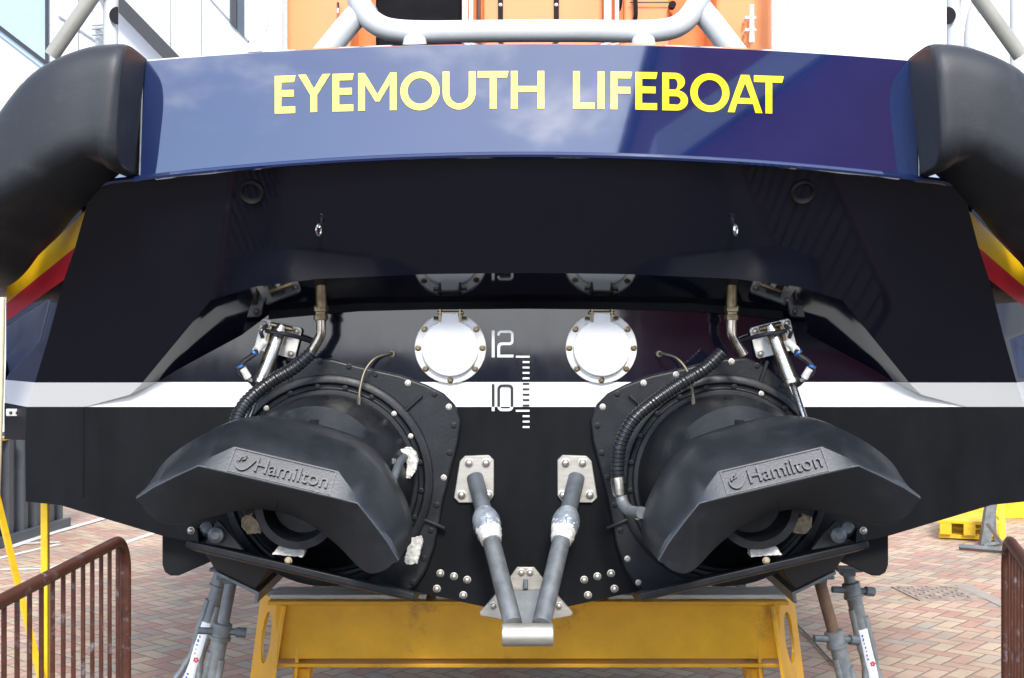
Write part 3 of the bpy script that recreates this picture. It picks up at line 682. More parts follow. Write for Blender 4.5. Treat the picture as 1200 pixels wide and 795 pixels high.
    q = MB(); q.tube(smoothpath([P(312, 388, -.10), P(330, 391, -.13), P(348, 395, -.11), P(366, 401, -.05)], 5), .008, 10); q.tube(smoothpath([P(308, 396, -.11), P(306, 388, -.12), P(313, 382, -.1)], 4), .007, 8)
    put(q, s).build('ram_hose', 'hose', ram)
    # lubricating pipe, small fittings on the mounting plate
    q = MB(); q.tube(smoothpath([P(460, 414, -.004), P(455, 415, -.05), P(440, 420, -.08), P(428, 434, -.10), P(422, 455, -.12), P(420.5, 472, -.13)], 6), .0055, 10)
    q.lathe(P(460, 415, 0), (0, -1, 0), [(.012, 0), (.012, .02)], 8)
    q.tube([P(421, 466, -.125), P(420, 478, -.14)], .008, 8)
    put(q, s).build('lubricating_pipe', 'oldpipe', boat)
    return fl, bk
jet(-1); jet(1)
# only the port jet: caked sensor and hose, caked bracket
q = MB(); q.prism([P(469, 527, -.14), P(480, 526, -.14), P(487, 532, -.14), P(489, 542, -.14), P(486, 553, -.14), P(480, 561, -.14), P(474, 560, -.14), P(477, 548, -.14), P(476, 536, -.14)], (0, .06, 0))
crusty(q.build('zinc_anode', 'anode', boat, smooth=30), .014)
q = MB(); q.tube(smoothpath([P(474, 536, -.17), P(468, 542, -.22), P(463, 556, -.28), P(458, 572, -.34)], 5), .014, 12); q.build('sensor_cable', 'galvdark', boat)
q = MB(); q.lathe(P(462, 541, -.22), (-.2, -1, .1), [(.016, -.03), (.016, .01), (.01, .02)], 6); q.build('sensor_plug', 'chrome', boat, smooth=30)
q = MB(); q.prism([P(482, 630, -.06), P(494, 628, -.06), P(496, 634, -.06), P(490, 658, -.06), P(478, 659, -.06), P(475, 655, -.06)], (0, -.05, 0))
crusty(q.build('zinc_anode', 'anode', boat, smooth=30), .014)

# ---------------------------------------------------------------- exhaust pipes and ribbed hoses
def ribbed(path, r, pitch=.0145):
    pts = smoothpath(path, 60); out = []; rad = []; acc = 0; last = pts[0]; step = pitch/6; i = 0
    out.append(pts[0]); rad.append(r)
    for p in pts[1:]:
        acc_d = (p-last).length
        if acc_d >= step:
            acc += acc_d; last = p; out.append(p); rad.append(r*(1+.07*(1 if math.sin(acc/pitch*2*PI) > -.35 else -.8)))
    q = MB(); q.tube(out, rad, 18); return q
for s in (-1, 1):
    q = MB(); x = 376
    q.lathe(P(x, 330, -.22), (0, .14, -1), [(.020, 0), (.020, .09)], 16)
    f = put(q, s).build('exhaust_fitting', 'brass', boat, smooth=30)
    q = MB(); q.lathe(P(x, 358, -.19), (0, .05, -1), [(.024, 0), (.027, .004), (.027, .02), (.022, .022), (.022, .032), (.026, .034), (.026, .05), (.020, .052), (.020, .058)], 8)
    put(q, s).build('union_nut', 'brass', f, smooth=20)
    q = MB(); q.tube(smoothpath([P(x, 374, -.19), P(x+.3, 385, -.19), P(x-.5, 393, -.19), P(x-5, 402, -.19), P(x-14, 417, -.19)], 6), .0175, 16)
    put(q, s).build('bent_pipe', 'pipe', f)
q = ribbed([P(366, 413, -.19), P(345, 431, -.20), P(318, 447, -.22), P(294, 466, -.25), P(281, 483, -.28), P(274, 505, -.32)], .0225); q.build('ribbed_hose', 'hose', boat)
q = ribbed([P(846, 413, -.19), P(826, 432, -.20), P(795, 451, -.22), P(766, 471, -.24), P(742, 492, -.26), P(728, 518, -.27), P(724, 545, -.27), P(724.5, 562, -.27)], .0225); rh = q.build('ribbed_hose', 'hose', boat)
q = MB(); q.tube([P(724.5, 559, -.27), P(725, 563, -.27), P(726.5, 579, -.27), P(727, 581, -.27)], [.025, .027, .027, .023], 20); q.build('hose_clamp', 'steel', rh, smooth=30)
q = MB(); q.tube(smoothpath([P(727, 578, -.27), P(730, 590, -.28), P(738, 599, -.32), P(752, 601, -.40)], 6), .0205, 16); q.build('outlet_elbow', 'galv', rh)
# eyes and recessed lights on the aft face
for s in (-1, 1):
    p = O(376, 267) if s < 0 else MX(O(376, 267)); q = MB()
    q.tube([p+Vector((.0, -.045, 0))+Vector((math.cos(t)*.006, math.cos(t)*.008, math.sin(t)*.017-.012)) for t in [2*PI*i/16 for i in range(17)]], .0045, 8)
    q.tube([p, p+Vector((0, -.045, 0))], .005, 8)
    q.build('eye_bolt', 'chrome', boat)
    p = O(295, 225) if s < 0 else MX(O(295, 225)); q = MB()
    q.lathe(p+nO*.004, -nO, [(.042, -.01), (.042, .012), (.036, .018), (.03, .014), (.026, .004), (.0001, .002)], 28)
    q.build('drain_fitting', 'black', boat, smooth=30)
# ---------------------------------------------------------------- towing bracket of two tubes
br = None
for s in (-1, 1):
    q = MB(); pts = [(545,534),(573,533),(579,539),(579,580),(573,589),(538,589),(532,583),(539,540)]
    a = [P(x, y, -.001) for x, y in pts]; q.prism(a, (0, -.014, 0))
    f = put(q, s).build('tube_foot_plate', 'ssplate', boat, smooth=25, bevel=.003)
    for x, y in ((549.5, 542.5), (569.5, 542.5), (541, 580), (572.5, 580)):
        p = P(x, y, -.015); bolt(f, p if s < 0 else MX(p), r=.0135, m='boltsteel')
    top, end = P(556.5, 560, -.01), P(601, 731, -.46); mid = top.lerp(end, .37); m2 = top.lerp(end, .46)
    q = MB(); q.tube([top, mid], 0.0305, 24); st_ = put(q, s).build('upper_tube', 'galvdark', boat)
    q = MB(); q.tube([m2, end], .0315, 24); lo = put(q, s).build('lower_tube', 'galv', boat)
    q = MB(); jc = top.lerp(end, .335); d = (end-top).normalized()
    q.lathe(jc, d, [(.036, -.052), (.044, -.035), (.050, -.012), (.050, .005), (.046, .03), (.038, .04)], 26); q.box(jc+Vector((0, -.048, .0)), (.006, .012, .06))
    put(q, s).build('ball_joint', 'grease', lo, smooth=45)
    q = MB()
    rs = []; rnd = random.Random(5+s)
    for i in range(14):
        t = i/13; c = jc + d*(.008+.075*t); ax1 = d.orthogonal().normalized(); ax2 = d.cross(ax1); R0 = .047-.010*t if t < .85 else .036
        rs.append([c + (ax1*math.cos(2*PI*k/26)+ax2*math.sin(2*PI*k/26))*(R0*(1+.16*(rnd.random()-.4)*(1 if t < .8 else .1))) for k in range(26)])
    q.rings(rs); put(q, s).build('caked_zinc', 'anode', lo, smooth=60)
q = MB(); q.prism([P(606,664,-.001), P(626,664,-.001), P(637,678,-.001), P(671,717,-.001), P(670,721,-.001), P(617,731,-.001), P(563,721,-.001), P(562,717,-.001), P(596,678,-.001)], (0, -.014, 0))
kp = q.build('keel_plate', 'ssplate', boat, smooth=25, bevel=.003)
for x, y in ((611, 671), (621, 671), (578, 710), (655, 710)): bolt(kp, P(x, y, -.015), r=.011, m='boltsteel')
q = MB(); q.prism([P(600,692,-.05), P(633,692,-.05), P(642,732,-.14), P(592,732,-.14)], (0, .03, 0)); q.build('gusset', 'galv', boat, bevel=.002)
q = MB(); q.tube([P(616, 680, -.03), P(616, 691, -.05)], .009, 10); q.build('pin', 'galvdark', boat)
q = MB(); q.tube([P(588, 744, -.47), P(648.5, 744, -.47)], .0375, 32); q.build('roller', 'ssplate', boat, smooth=40, bevel=.004)
for s in (-1, 1):
    for x, y in ((516, 672), (532, 675.5), (547.5, 679.5), (512, 690), (543, 697.5)):
        p = P(x, y, 0); bolt(boat, p if s < 0 else MX(p), r=.0115, m='boltsteel', name='bolt')
# anode plate on the corner
q = MB(); q.box(P(16, 483.5, .15), (.055, .012, .028)); ap = q.build('corner_anode', 'white_flange', boat, bevel=.003)
for x in (12.5, 20): bolt(ap, P(x, 484, .142), r=.005, m='rust')

# ---------------------------------------------------------------- deck gear above the panel
def ctube(pts, r, name, m, par, n=18, k=6):
    q = MB(); q.tube(smoothpath(pts, k), r, n); return q.build(name, m, par)
Yf = .15
main = [(414,-70),(415,-30),(419,-4),(428,16),(442,29),(462,35.5),(500,37.5),(560,37),(617,36.5),(680,36.5),(740,37),(780,35),(800,27),(813,12),(821,-6),(824,-30),(825,-70)]
arch = ctube([P(x, y, Yf) for x, y in main], .042, 'roll_bar', 'tubewhite', boat, 22)
for pts in (((432, 2), (404, 34), (368, 78)), ((812, 0), (838, 32), (872, 76))):
    q = MB(); q.tube([P(x, y, Yf+.02) for x, y in pts], .045, 20); q.build('brace', 'tubewhite', arch)
for x in (486, 754): 
    q = MB(); q.lathe(P(x, 62, Yf-.06), (0, 0, 1), [(.045, -.06), (.045, .035), (.040, .055), (.025, .066), (.0001, .07)], 24); q.build('deck_socket', 'tubewhite', boat, smooth=50)
Yc = 2.4
cab = MB()
def slab(b, x0, x1, y0, y1, Y, th): b.box((P(x0, y0, Y)+P(x1, y1, Y))/2 + Vector((0, th/2, 0)), (abs((P(x1, y0, Y)-P(x0, y0, Y)).x), th, abs((P(x0, y1, Y)-P(x0, y0, Y)).z)))
slab(cab, 412, 838, -300, 92, Yc, .08)

c1_, c2_ = P(336, -300, Yc), P(905, 96, Yc)
cab.box(((c1_.x+c2_.x)/2, Yc+1.9, (c1_.z+c2_.z)/2), (abs(c2_.x-c1_.x)-.02, 3.4, abs(c1_.z-c2_.z)))
cabin = cab.build('wheelhouse', 'orange', boat, smooth=0, bevel=.03)
for xa, xb in ((336, 411), (839, 905)):
    q = MB(); slab(q, xa, xb, -300, 96, Yc-.35, .5); q.build('side_bulkhead', 'orange_l', cabin, smooth=0, bevel=.02)  # paler orange paints the sun glare on the wings
q = MB(); slab(q, 440, 541, -60, 60, Yc-.03, .04); q.build('dark_opening', 'dark', cabin, bevel=.02)  # near-black slab painted in for the shaded interior behind
q = MB(); slab(q, 566, 707, -80, 90, Yc-.04, .05); dr = q.build('cabin_door', 'orange_l', cabin, bevel=.01)
for x in (586.5, 652):
    q = MB(); slab(q, x-3, x+3, -80, 90, Yc-.052, .012); o = q.build('strap', 'black', dr)
    for y in (6, -30): bolt(dr, P(x, y, Yc-.054), r=.008, m='white')
for x, wd in ((545, 7), (552, 5), (712, 9), (723, 5)):
    q = MB(); q.tube([P(x, 90, Yc-.15), P(x, -200, Yc-.15)], wd/2/209, 10); q.build('stanchion', 'white', cabin)
q = MB(); q.tube([P(561, 90, Yc-.1), P(561, -200, Yc-.1)], .012, 10); q.build('cable', 'brownplate', cabin)
for x, y in ((726, 0), (744, 16)):
    q = MB(); q.tube(smoothpath([P(x, y-30, Yc-.08), P(x+1, y, Yc-.1), P(x-1, y+12, Yc-.08)], 4), .012, 8); q.build('tool', 'black', cabin)
q = MB(); slab(q, 731, 785, -60, 90, Yc-.03, .04); q.build('locker_door', 'orange_l', cabin, bevel=.01)
q = MB(); q.tube([P(738, 3, Yc-.06), P(785, 3, Yc-.06)], .004, 6); q.build('lanyard', 'brownplate', cabin)
q = MB(); q.lathe(P(787, 8, Yc-.05), (0, -1, 0), [(.02, 0), (.02, .05)], 12); q.build('latch', 'black', cabin)
q = MB(); p = P(881, 28, Yc-.42); q.tube([p+Vector((.0, 0, .10)), p+Vector((0, 0, -.10))], [.011, .014], 10)
for dz in (.03, -.035): q.tube([p+Vector((-.03, .05, dz)), p+Vector((-.03, -.005, dz)), p+Vector((.02, -.005, dz))], .009, 8)
q.build('deck_cleat', 'white', cabin)
q = MB(); p = P(396, 10, Yc-.38); q.tube([p+Vector((0, -.01, .03)), p, p+Vector((0, -.01, -.03))], .008, 8); q.build('hook', 'chrome', cabin)
for x, s in ((322, -1), (913, 1)):
    q = MB(); q.tube([P(x, 80, Yc-.6), P(x, -160, Yc-.6)], .042, 16); q.build('mast_leg', 'white', boat)
q = ctube([P(303, 80, 1.2), P(308, 40, 1.2), P(316, 5, 1.2), P(322, -60, 1.2)], .014, 'rail', 'white', boat, 10)
q = ctube([P(935, 80, 1.2), P(931, 45, 1.2), P(926, 5, 1.2), P(922, -60, 1.2)], .014, 'rail', 'white', boat, 10)
# quarter rails standing by the fenders
for s, xs in ((-1, (130, 105)), (1, (1118, 1140))):
    q = MB(); q.tube([P(xs[0], 80, .0), P(xs[0], -140, .0)], .0265, 16); po = q.build('rail_post', 'tubewhite', boat)
    dsk = MB(); xe = xs[0] + (8.6 if s < 0 else -8.6); sg = -1 if s < 0 else 1
    dsk.prism([P(xe + sg*9.5*math.cos(math.radians(t_)), 19 + 10*math.sin(math.radians(t_)), -.026) for t_ in range(-90, 91, 12)], (0, -.012, 0)); dsk.build('navigation_lamp', 'black', po, smooth=40)
q = MB(); q.tube([P(60, 66, -.05), P(107, -2, -.05), P(150, -64, -.05)], .027, 16); q.build('diagonal_rail', 'beige_tube', boat)
q = MB(); q.tube([P(1196, 66, -.05), P(1147, -2, -.05), P(1100, -66, -.05)], .027, 16); q.build('diagonal_rail', 'beige_tube', boat)
ctube([P(118, 70, .15), P(118, 40, .15), P(116, 18, .15), P(109, 0, .15), P(100, -20, .15)], .021, 'bent_rail', 'tubewhite', boat, 14)
ctube([P(1136, 70, .15), P(1136, 45, .15), P(1139, 22, .15), P(1146, 0, .15), P(1156, -25, .15)], .021, 'bent_rail', 'tubewhite', boat, 14)
q = MB(); q.tube([P(1190, 90, .3), P(1190, -120, .3)], .021, 14); q.build('rail_post', 'tubewhite', boat)
q = MB()
for y in (30, 34, 41): q.tube([P(108, y, .12), P(121, y-1, .10)], .004, 6)
q.build('band', 'steel', boat)

# ================================================================== TRESTLE
tr = thing('trestle', 'long yellow steel trestle beam under the keel, pale planks on top', 'trestle', (0, .75, 0))
Yt = .55
def TB(x, y, Y=Yt): return P(x, y, Y)
xL, xR = TB(322, 706).x, TB(916, 706).x; zt, zb = TB(600, 705).z, TB(600, 783).z; zw = TB(600, 771).z
q = MB(); dpt = .20
q.box(((xL+xR)/2, Yt+.030, (zt-.012+zb+.03)/2), (xR-xL, .014, zt-zb-.045))
q.box(((xL+xR)/2, Yt+dpt/2, zt-.008), (xR-xL+.06, dpt, .016))
q.box(((xL+xR)/2, Yt+.13, (zb+zw)/2-.012), (xR-xL, .26, .016))
q.build('beam', 'trestle', tr, smooth=0, bevel=.003)
q = MB()
for i, (a, c) in enumerate(((xL-.03, xL+.62), (xL+.66, xR-.75), (xR-.71, xR+.03))):
    q.box(((a+c)/2, Yt+dpt/2+.03, zt+.010), (c-a, dpt-.02, .018))
q.build('packing_plank', 'plank', tr, smooth=0, bevel=.004)
for s in (-1, 1):
    x0 = xL if s < 0 else xR
    q = MB()
    def plate(xt, xb_, Ya, Yb, back):
        a = [(xt, Ya, zt-.018), (xt+s*back, Yb, zt-.018), (xb_+s*back*1.1, Yb+.10, 0.005), (xb_, Ya-.06, 0.005)]
        # rectangular plate with an oval hole: outer quad ring to inner oval
        n = 32; outr, inn = [], []
        def Q(u, v):
            p0 = Vector(a[0]).lerp(Vector(a[1]), u); p1 = Vector(a[3]).lerp(Vector(a[2]), u); return p0.lerp(p1, v)
        for k in range(n):
            an = 2*PI*k/n; cu, sv = math.cos(an), math.sin(an); m_ = max(abs(cu), abs(sv)); 
            outr.append(Q(.5+.5*cu/m_, .5+.5*sv/m_)); inn.append(Q(.5+.20*cu, .26+.17*sv))
        ex = Vector((s*.012, 0, 0))
        q.rings([outr, inn], cap=False); q.rings([[p+ex for p in outr], [p+ex for p in inn]], cap=False)
        q.rings([outr, [p+ex for p in outr]], cap=False); q.rings([inn, [p+ex for p in inn]], cap=False)
    plate(x0-s*.045, x0+s*.04, Yt+.002, Yt+.30, .15); plate(x0-s*.10, x0-s*.075, Yt+.04, Yt+.24, .0)
    q.box((x0+s*.02, Yt+.14, .02), (.22, .56, .016))
    q.box((x0-s*.10, Yt+.10, zb-.04), (.07, .10, .05))
    q.build('end_frame', 'trestle', tr, smooth=0, bevel=.002, recalc=False)

# ================================================================== JACK STANDS AND PACKING BLOCKS
def jack(label, top, low, Y, ycol, sleeve, rods, brushed):
    a = P(*top, Y); d = (P(*low, Y)-a); foot = a + d*(a.z/-d.z); ax = (foot-a).normalized()
    L = (foot-a).length
    t = thing('jack_stand', label, 'jack stand', (foot.x, foot.y, 0), 'tubular jack stands propping the hull')
    colz = P(0, ycol, Y).z; lc = (a.z-colz)/(a.z)*L
    q = MB(); q.tube([a, a+ax*(lc+.06)], .023, 16); q.build('inner_tube', rods, t)
    q = MB(); q.box(a+Vector((0, 0, .004)), (.10, .10, .012)); q.box(a+Vector((0, 0, -.012)), (.055, .055, .02)); q.build('head_plate', 'galvdark', t, bevel=.003)
    q = MB(); c = a+ax*lc; q.lathe(c, ax, [(.030, -.03), (.036, -.026), (.036, .02), (.040, .022), (.040, .034), (.031, .036)], 20)
    q.build('collar', 'galv', t, smooth=30)
    q = MB()
    if brushed: q.tube([c+Vector((-.085, -.02, .004)), c+Vector((.085, .01, -.010))], .0135, 10); 
    if brushed: q.tube([c+Vector((.055, .0, -.006)), c+Vector((.09, .01, -.012))], .019, 10); q.build('screw_handle', 'galvdark', t)
    q = MB(); e = a+ax*(L-.25); q.tube([c+ax*.03, e], .030, 18); q.build('outer_tube', 'galv', t)
    for k in range(3):
        an = 2*PI*k/3+PI/2; g = Vector((foot.x+math.cos(an)*.27, foot.y+math.sin(an)*.27, 0.0))
        s0_ = a+ax*(lc+.05+.03*k); q = MB(); dd = Vector((math.cos(an), math.sin(an), 0))*.026
        q.tube(smoothpath([s0_+dd, s0_+ax*.12+dd*1.1, s0_+ax*.30+dd*1.7, g+Vector((0, 0, .014))], 4), .015, 10); q.box(g+Vector((0, 0, .006)), (.07, .07, .012)); q.build('leg', 'galv', t, smooth=40)
    if sleeve:
        y0, y1 = sleeve; b0 = a+ax*((a.z-P(0, y0, Y).z)/a.z*L); b1 = a+ax*((a.z-P(0, y1, Y).z)/a.z*L)
        q = MB(); q.tube([b0, b1], .0325, 20); sl = q.build('label_sleeve', 'sleeve', t)
        q = MB(); m_ = b0.lerp(b1, .30); side = Vector((1, 0, 0)) - ax*ax.x; side.normalize(); nn = ax.cross(side); nn = nn if nn.y < 0 else -nn
        for an in range(5):
            dd = side*math.cos(an*2*PI/5)*.007 + ax*math.sin(an*2*PI/5)*.007; q.lathe(m_+nn*.0325+dd+side*.006, nn, [(.0042, -.002), (.0042, .002)], 10)
        q.build('printed_flower', 'redink', sl)
        q = MB()
        for i in range(26):
            p = b0.lerp(b1, .05+.034*i)
            if 6 < i < 11: continue
            q.box(p + nn*.0318 - side*(.006+.003*random.random()), (.004+.003*random.random(), .003, .003+.010*random.random()))
        q.build('printed_text', 'blueink', sl)
    return t
jack('grey jack stand with a white printed sleeve, under the left jet', (263, 667), (221, 800), .50, 680, (728, 870), 'galv', 0)
jack('grey jack stand with a wide collar and side handle, beside the yellow trestle at left', (272, 676), (248, 800), .16, 739, None, 'galv', 1)
jack('jack stand with a rusty brown inner tube, beside the yellow trestle at right', (959, 676), (993, 800), .16, 748, None, 'rust', 1)
jack('grey jack stand with a T handle and white sleeve, under the right jet', (993, 668), (1024, 800), .50, 691, (736, 870), 'galv', 1)
for s in (-1, 1):
    q = MB(); poly = [P(237, 645, .05), P(246, 658, .05), P(252, 668, .05), P(299, 691, .05), P(312, 674, .05), P(316, 664, .05)]
    q.prism(poly, (0, .52, 0)); q = put(q, s)
    c = sum((Vector(v) for v in q.v), Vector())/len(q.v)
    root = thing('packing_block', 'dark wedge shaped packing block on the %s pair of jack stands' % ('left' if s < 0 else 'right'), 'packing block', (c.x, c.y, min(v[2] for v in q.v)), 'packing blocks between hull and jack stands')
    q.build('wedge', 'timber', root, smooth=20, bevel=.004)
    q = MB(); a_, b_ = P(252, 669.5, .04), P(300, 693, .04)
    q.prism([a_, b_, b_+Vector((0, 0, -.012)), a_+Vector((0, 0, -.012))], (0, .54, 0)); q.prism([b_, b_+Vector((.012, 0, -.004)), b_+Vector((.004, 0, -.045)), b_+Vector((-.008, 0, -.045))], (0, .54, 0))
    put(q, s).build('edge_angle', 'galv', root, bevel=.002)

# ================================================================== BARRIERS
def barrier(label, far, near, bars, m='barrier'):
    far, near = Vector(far), Vector(near); d = (near-far); L = d.length; d.normalize(); H = 1.105
    t = thing('crowd_barrier', label, 'barrier', ((far.x+near.x)/2, (far.y+near.y)/2, 0), 'red crowd barriers beside the boat')
    up = Vector((0, 0, 1)); r = .10
    def at(l, z): return far + d*l + up*z
    loop = [at(0, .16), at(0, H-r)] + [at(r-r*math.cos(a), H-r+r*math.sin(a)) for a in [PI/2*i/8 for i in range(1, 9)]] + [at(L-r+r*math.sin(a), H-r+r*math.cos(a)) for a in [PI/2*i/8 for i in range(0, 9)]] + [at(L, .16)]
    q = MB(); q.tube(loop, .0175, 14); q.build('frame', m, t)
    q = MB(); q.tube([at(0, .18), at(L, .18)], .015, 12); q.build('bottom_rail', m, t)
    for i in range(1, bars+1):
        q = MB(); l = L*i/(bars+1); q.tube([at(l, .185), at(l, H-.006)], .0064, 10); q.build('bar', m, t)
    side = Vector((d.y, -d.x, 0))
    for l in (.15, L-.15):
        q = MB(); q.tube(smoothpath([at(l, .18), at(l, .06)+side*.05, at(l, .015)+side*.14, at(l, .012)+side*.26], 4), .014, 10); q.tube(smoothpath([at(l, .18), at(l, .06)-side*.05, at(l, .015)-side*.14, at(l, .012)-side*.26], 4), .014, 10); q.build('foot', m, t)
    return t
barrier('rust red crowd barrier standing in the left foreground', P(147, 660, -.61).xy.to_3d(), (-1.235, -3.05, 0), 29)
barrier('rust red crowd barrier at the right edge', P(1180, 660, -.61).xy.to_3d(), (.98, -2.5, 0), 24)

# ================================================================== YARD FURNITURE
t = thing('yellow_prop', 'yellow painted A-shaped prop standing behind the left barrier', 'prop', (-2.05, .75, 0))
pA = P(53, 560, .75); pB = P(53, 800, .75); gz = lambda a, c: a + (c-a)*(a.z/(a.z-c.z))
q = MB(); f_ = gz(pA, pB); q.box(((pA.x+f_.x)/2, .75, pA.z/2+.15), (.030, .030, pA.z+.28)); q.build('post', 'yellowp', t, bevel=.003)
a_, c_ = P(-14, 540, .70), P(49, 800, .70); f_ = gz(a_, c_); q = MB(); q.tube([a_, f_], .016, 4); q.build('brace', 'yellowp', t)
# corrugated skip at left
sk = thing('corrugated_bin', 'dark grey corrugated steel bin with a yellow rim, left of the hull', 'bin', tuple(G(-60, 648)))
g0, g1 = G(-110, 676), G(75, 617.5); d = (g1-g0); L = d.length; d.normalize(); n_ = Vector((-d.y, d.x, 0)); hgt = .86
q = MB(); prof = []; nrib = int(L/.26)
for i in range(nrib):
    for fx, dp in ((0, 0), (.30, 0), (.42, .05), (.86, .05), (1.0, 0)): prof.append((i*.26+fx*.26, dp))
b0_ = [g0 + d*l - n_*(-dp) + Vector((0, 0, .05)) for l, dp in prof]
q.rings([b0_, [p+Vector((0, 0, hgt)) for p in b0_]], cap=False, close=False)
e_ = b0_[-1]; s_ = b0_[0]; 
q.face(e_, e_+n_*1.6, e_+n_*1.6+Vector((0, 0, hgt)), e_+Vector((0, 0, hgt))); q.face(s_, s_+n_*1.6, s_+n_*1.6+Vector((0, 0, hgt)), s_+Vector((0, 0, hgt))); q.face(s_+n_*1.6, e_+n_*1.6, e_+n_*1.6+Vector((0, 0, hgt)), s_+n_*1.6+Vector((0, 0, hgt)))
q.build('side_wall', 'skip', sk, smooth=20)
q = MB(); q.prism([g0, g1+d*.02, g1+d*.02-n_*.06, g0-n_*.06], (0, 0, .09)); q.build('base_rail', 'skip', sk, bevel=.004)
q = MB(); e2 = g0 + d*(L*.62); q.prism([g0+Vector((0, 0, hgt+.05)), e2+Vector((0, 0, hgt+.05)), e2+n_*.08+Vector((0, 0, hgt+.05)), g0+n_*.08+Vector((0, 0, hgt+.05))], (0, 0, .03)); q.build('rim', 'yellowp', sk, bevel=.004)
# pale handrail at far left
tag(ctube([P(-6, 640, 2.2), P(0, 470, 2.2), P(3, 330, 2.2), P(9, 180, 2.2), P(15, 120, 2.2), P(22, 100, 2.2), P(30, 98, 2.2), P(40, 99, 2.2)], .018, 'access_rail', 'creampole', None, 12), 'pale yellow bent access rail standing left of the left fender', 'rail')
# right: pallet, trestle, beam far back
t = thing('yellow_pallet', 'bright yellow box pallet on the paving, right of the hull', 'pallet', tuple(G(1132, 633)))
g = G(1143, 633); R = Matrix.Rotation(math.radians(-20), 3, 'Z')
q = MB(); 
for dx in (-.20, 0, .20): q.box(g + R @ Vector((dx-.05, .35, .10)), (.10, .9, .10), R)
q.build('block', 'yellowp', t, bevel=.004)
q = MB()
for k in range(5): q.box(g + R @ Vector((-.05, -.02+.2*k, .165)), (.52, .16, .028), R)
for k in range(3): q.box(g + R @ Vector((-.05, 0+.37*k, .030)), (.52, .12, .035), R)
q.build('deck_board', 'yellowp', t, bevel=.003)
q = MB(); q.prism([g + R @ Vector(v) for v in ((.20, -.08, .02), (.25, -.08, .02), (.25, .3, .42), (.20, .3, .42))], tuple(R @ Vector((.0, .05, 0)))); q.build('end_board', 'yellowp', t)
t = thing('steel_support', 'grey steel T-footed support beside the yellow pallet', 'support', tuple(G(1152, 640)))
g = G(1150, 640); q = MB(); q.box(g+Vector((.06, 0, .22)), (.09, .06, .44), Matrix.Rotation(math.radians(9), 3, 'Y')); q.build('upright', 'galv', t, bevel=.004)
q = MB(); q.tube([G(1124, 641, .03), G(1200, 647, .03)], .025, 4); q.tube([G(1152, 640, .03), G(1176, 636, .03)], .02, 4); q.build('foot', 'galv', t)
q = MB(); q.tube([G(1156, 612, .5), G(1180, 645, .03)], .014, 8); q.tube([g+Vector((.16, .1, .03)), g+Vector((.14, .1, .5))], .016, 8); q.build('stay', 'galv', t)
g = G(1170, 618); q = MB(); q.box(g+Vector((.9, .8, .26)), (2.2, .4, .52)); q.box(g+Vector((.9, .6, .54)), (2.3, .3, .03))
tag(q.build('yellow_beam', 'yellowp', None, bevel=.006), 'deep yellow steel beam lying behind the grey T-footed support', 'beam')
for s, xs in ((-1, 372), (1, 868)):
    t = thing('far_support', 'grey steel support foot glimpsed under the hull, behind the %s end of the trestle' % ('left' if s < 0 else 'right'), 'support', tuple(P(xs, 700, 2.2).xy.to_3d()), 'far supports under the hull')
    c = P(xs, 690, 2.2); q = MB(); q.box((c.x, c.y, c.z/2+.1), (.05, .05, c.z+.2)); q.build('post', 'galvdark', t, bevel=.003)
    q = MB(); q.tube([c+Vector((-.30, 0, -.02)), c+Vector((.30, .05, -.01))], .018, 6); q.tube([c+Vector((0, 0, -.04)), c+Vector((.22*-s, .25, .02))], .014, 6); q.build('arm', 'galvdark', t)
q = MB(); q.tube(smoothpath([G(900, 690, .02), G(925, 722, .015), G(950, 748, .012), G(985, 785, .012), G(1030, 815, .012)], 6), .006, 8)
tag(q.build('cable', 'rope', None), 'thin grey cable trailing over the paving beside the right jack stands', 'cable')

# ================================================================== BUILDINGS
Yb = 13.0
bd = thing('white_building', 'white clad building with glazing and a dark diagonal beam, behind the left fender', 'building', (-8, Yb, 0))
B = lambda x, y, dy=0: P(x, y, Yb+dy)
q = MB(); a_, c_ = B(-420, -420), B(318, 395)
q.box(((a_.x+c_.x)/2, Yb+3, a_.z/2), (abs(c_.x-a_.x), 6, a_.z)); wall = q.build('wall', 'cladding', bd, smooth=0)
q = MB(); q.prism([B(-400, -420, -.06), B(54, -420, -.06), B(54, 83, -.06), B(-400, -265, -.06)], (0, .05, 0)); gl = q.build('glazing', 'glassb', bd, smooth=0)
q = MB(); q.prism([B(-400, -277, -.10), B(60, 76, -.10), B(60, 82, -.10), B(-400, -271, -.10)], (0, .07, 0)); q.box((B(55, -100, -.1)+Vector((0, 0, 0))), (.025, .08, 8.0 if False else abs(B(0, 84).z-B(0, -284).z))); q.build('mullion', 'frame', bd, smooth=0)
q = MB(); q.prism([B(-415, -250, -.07), B(-6, 90, -.07), B(-6, 560, -.07), B(-415, 560, -.07)], (0, .05, 0)); q.build('unseen_dark_glazing', 'curtain', bd, smooth=0)  # dark glazing out of view, added for the left quarter panel's reflection
q = MB(); q.prism([B(-20, -150, -.35), B(0, -150, -.35), B(218, 75, -.35), B(204, 82, -.35)], (0, .25, 0)); q.build('diagonal_beam', 'frame', bd, smooth=0)
q = MB(); q.prism([B(269, -420, -.04), B(286, -420, -.04), B(286, 44, -.04), B(269, 27, -.04)], (0, .035, 0)); wn = q.build('window', 'windowg', bd, smooth=0)
q = MB(); q.prism([B(271, -420, -.07), B(277, -420, -.07), B(277, 34, -.07), B(271, 28, -.07)], (0, .028, 0)); q.build('frame', 'frame', wn, smooth=0)
q = MB()
for x in (92, 200, 236): q.box((B(x, 0, -.01).x, Yb-.004, 5), (.015, .012, 10))
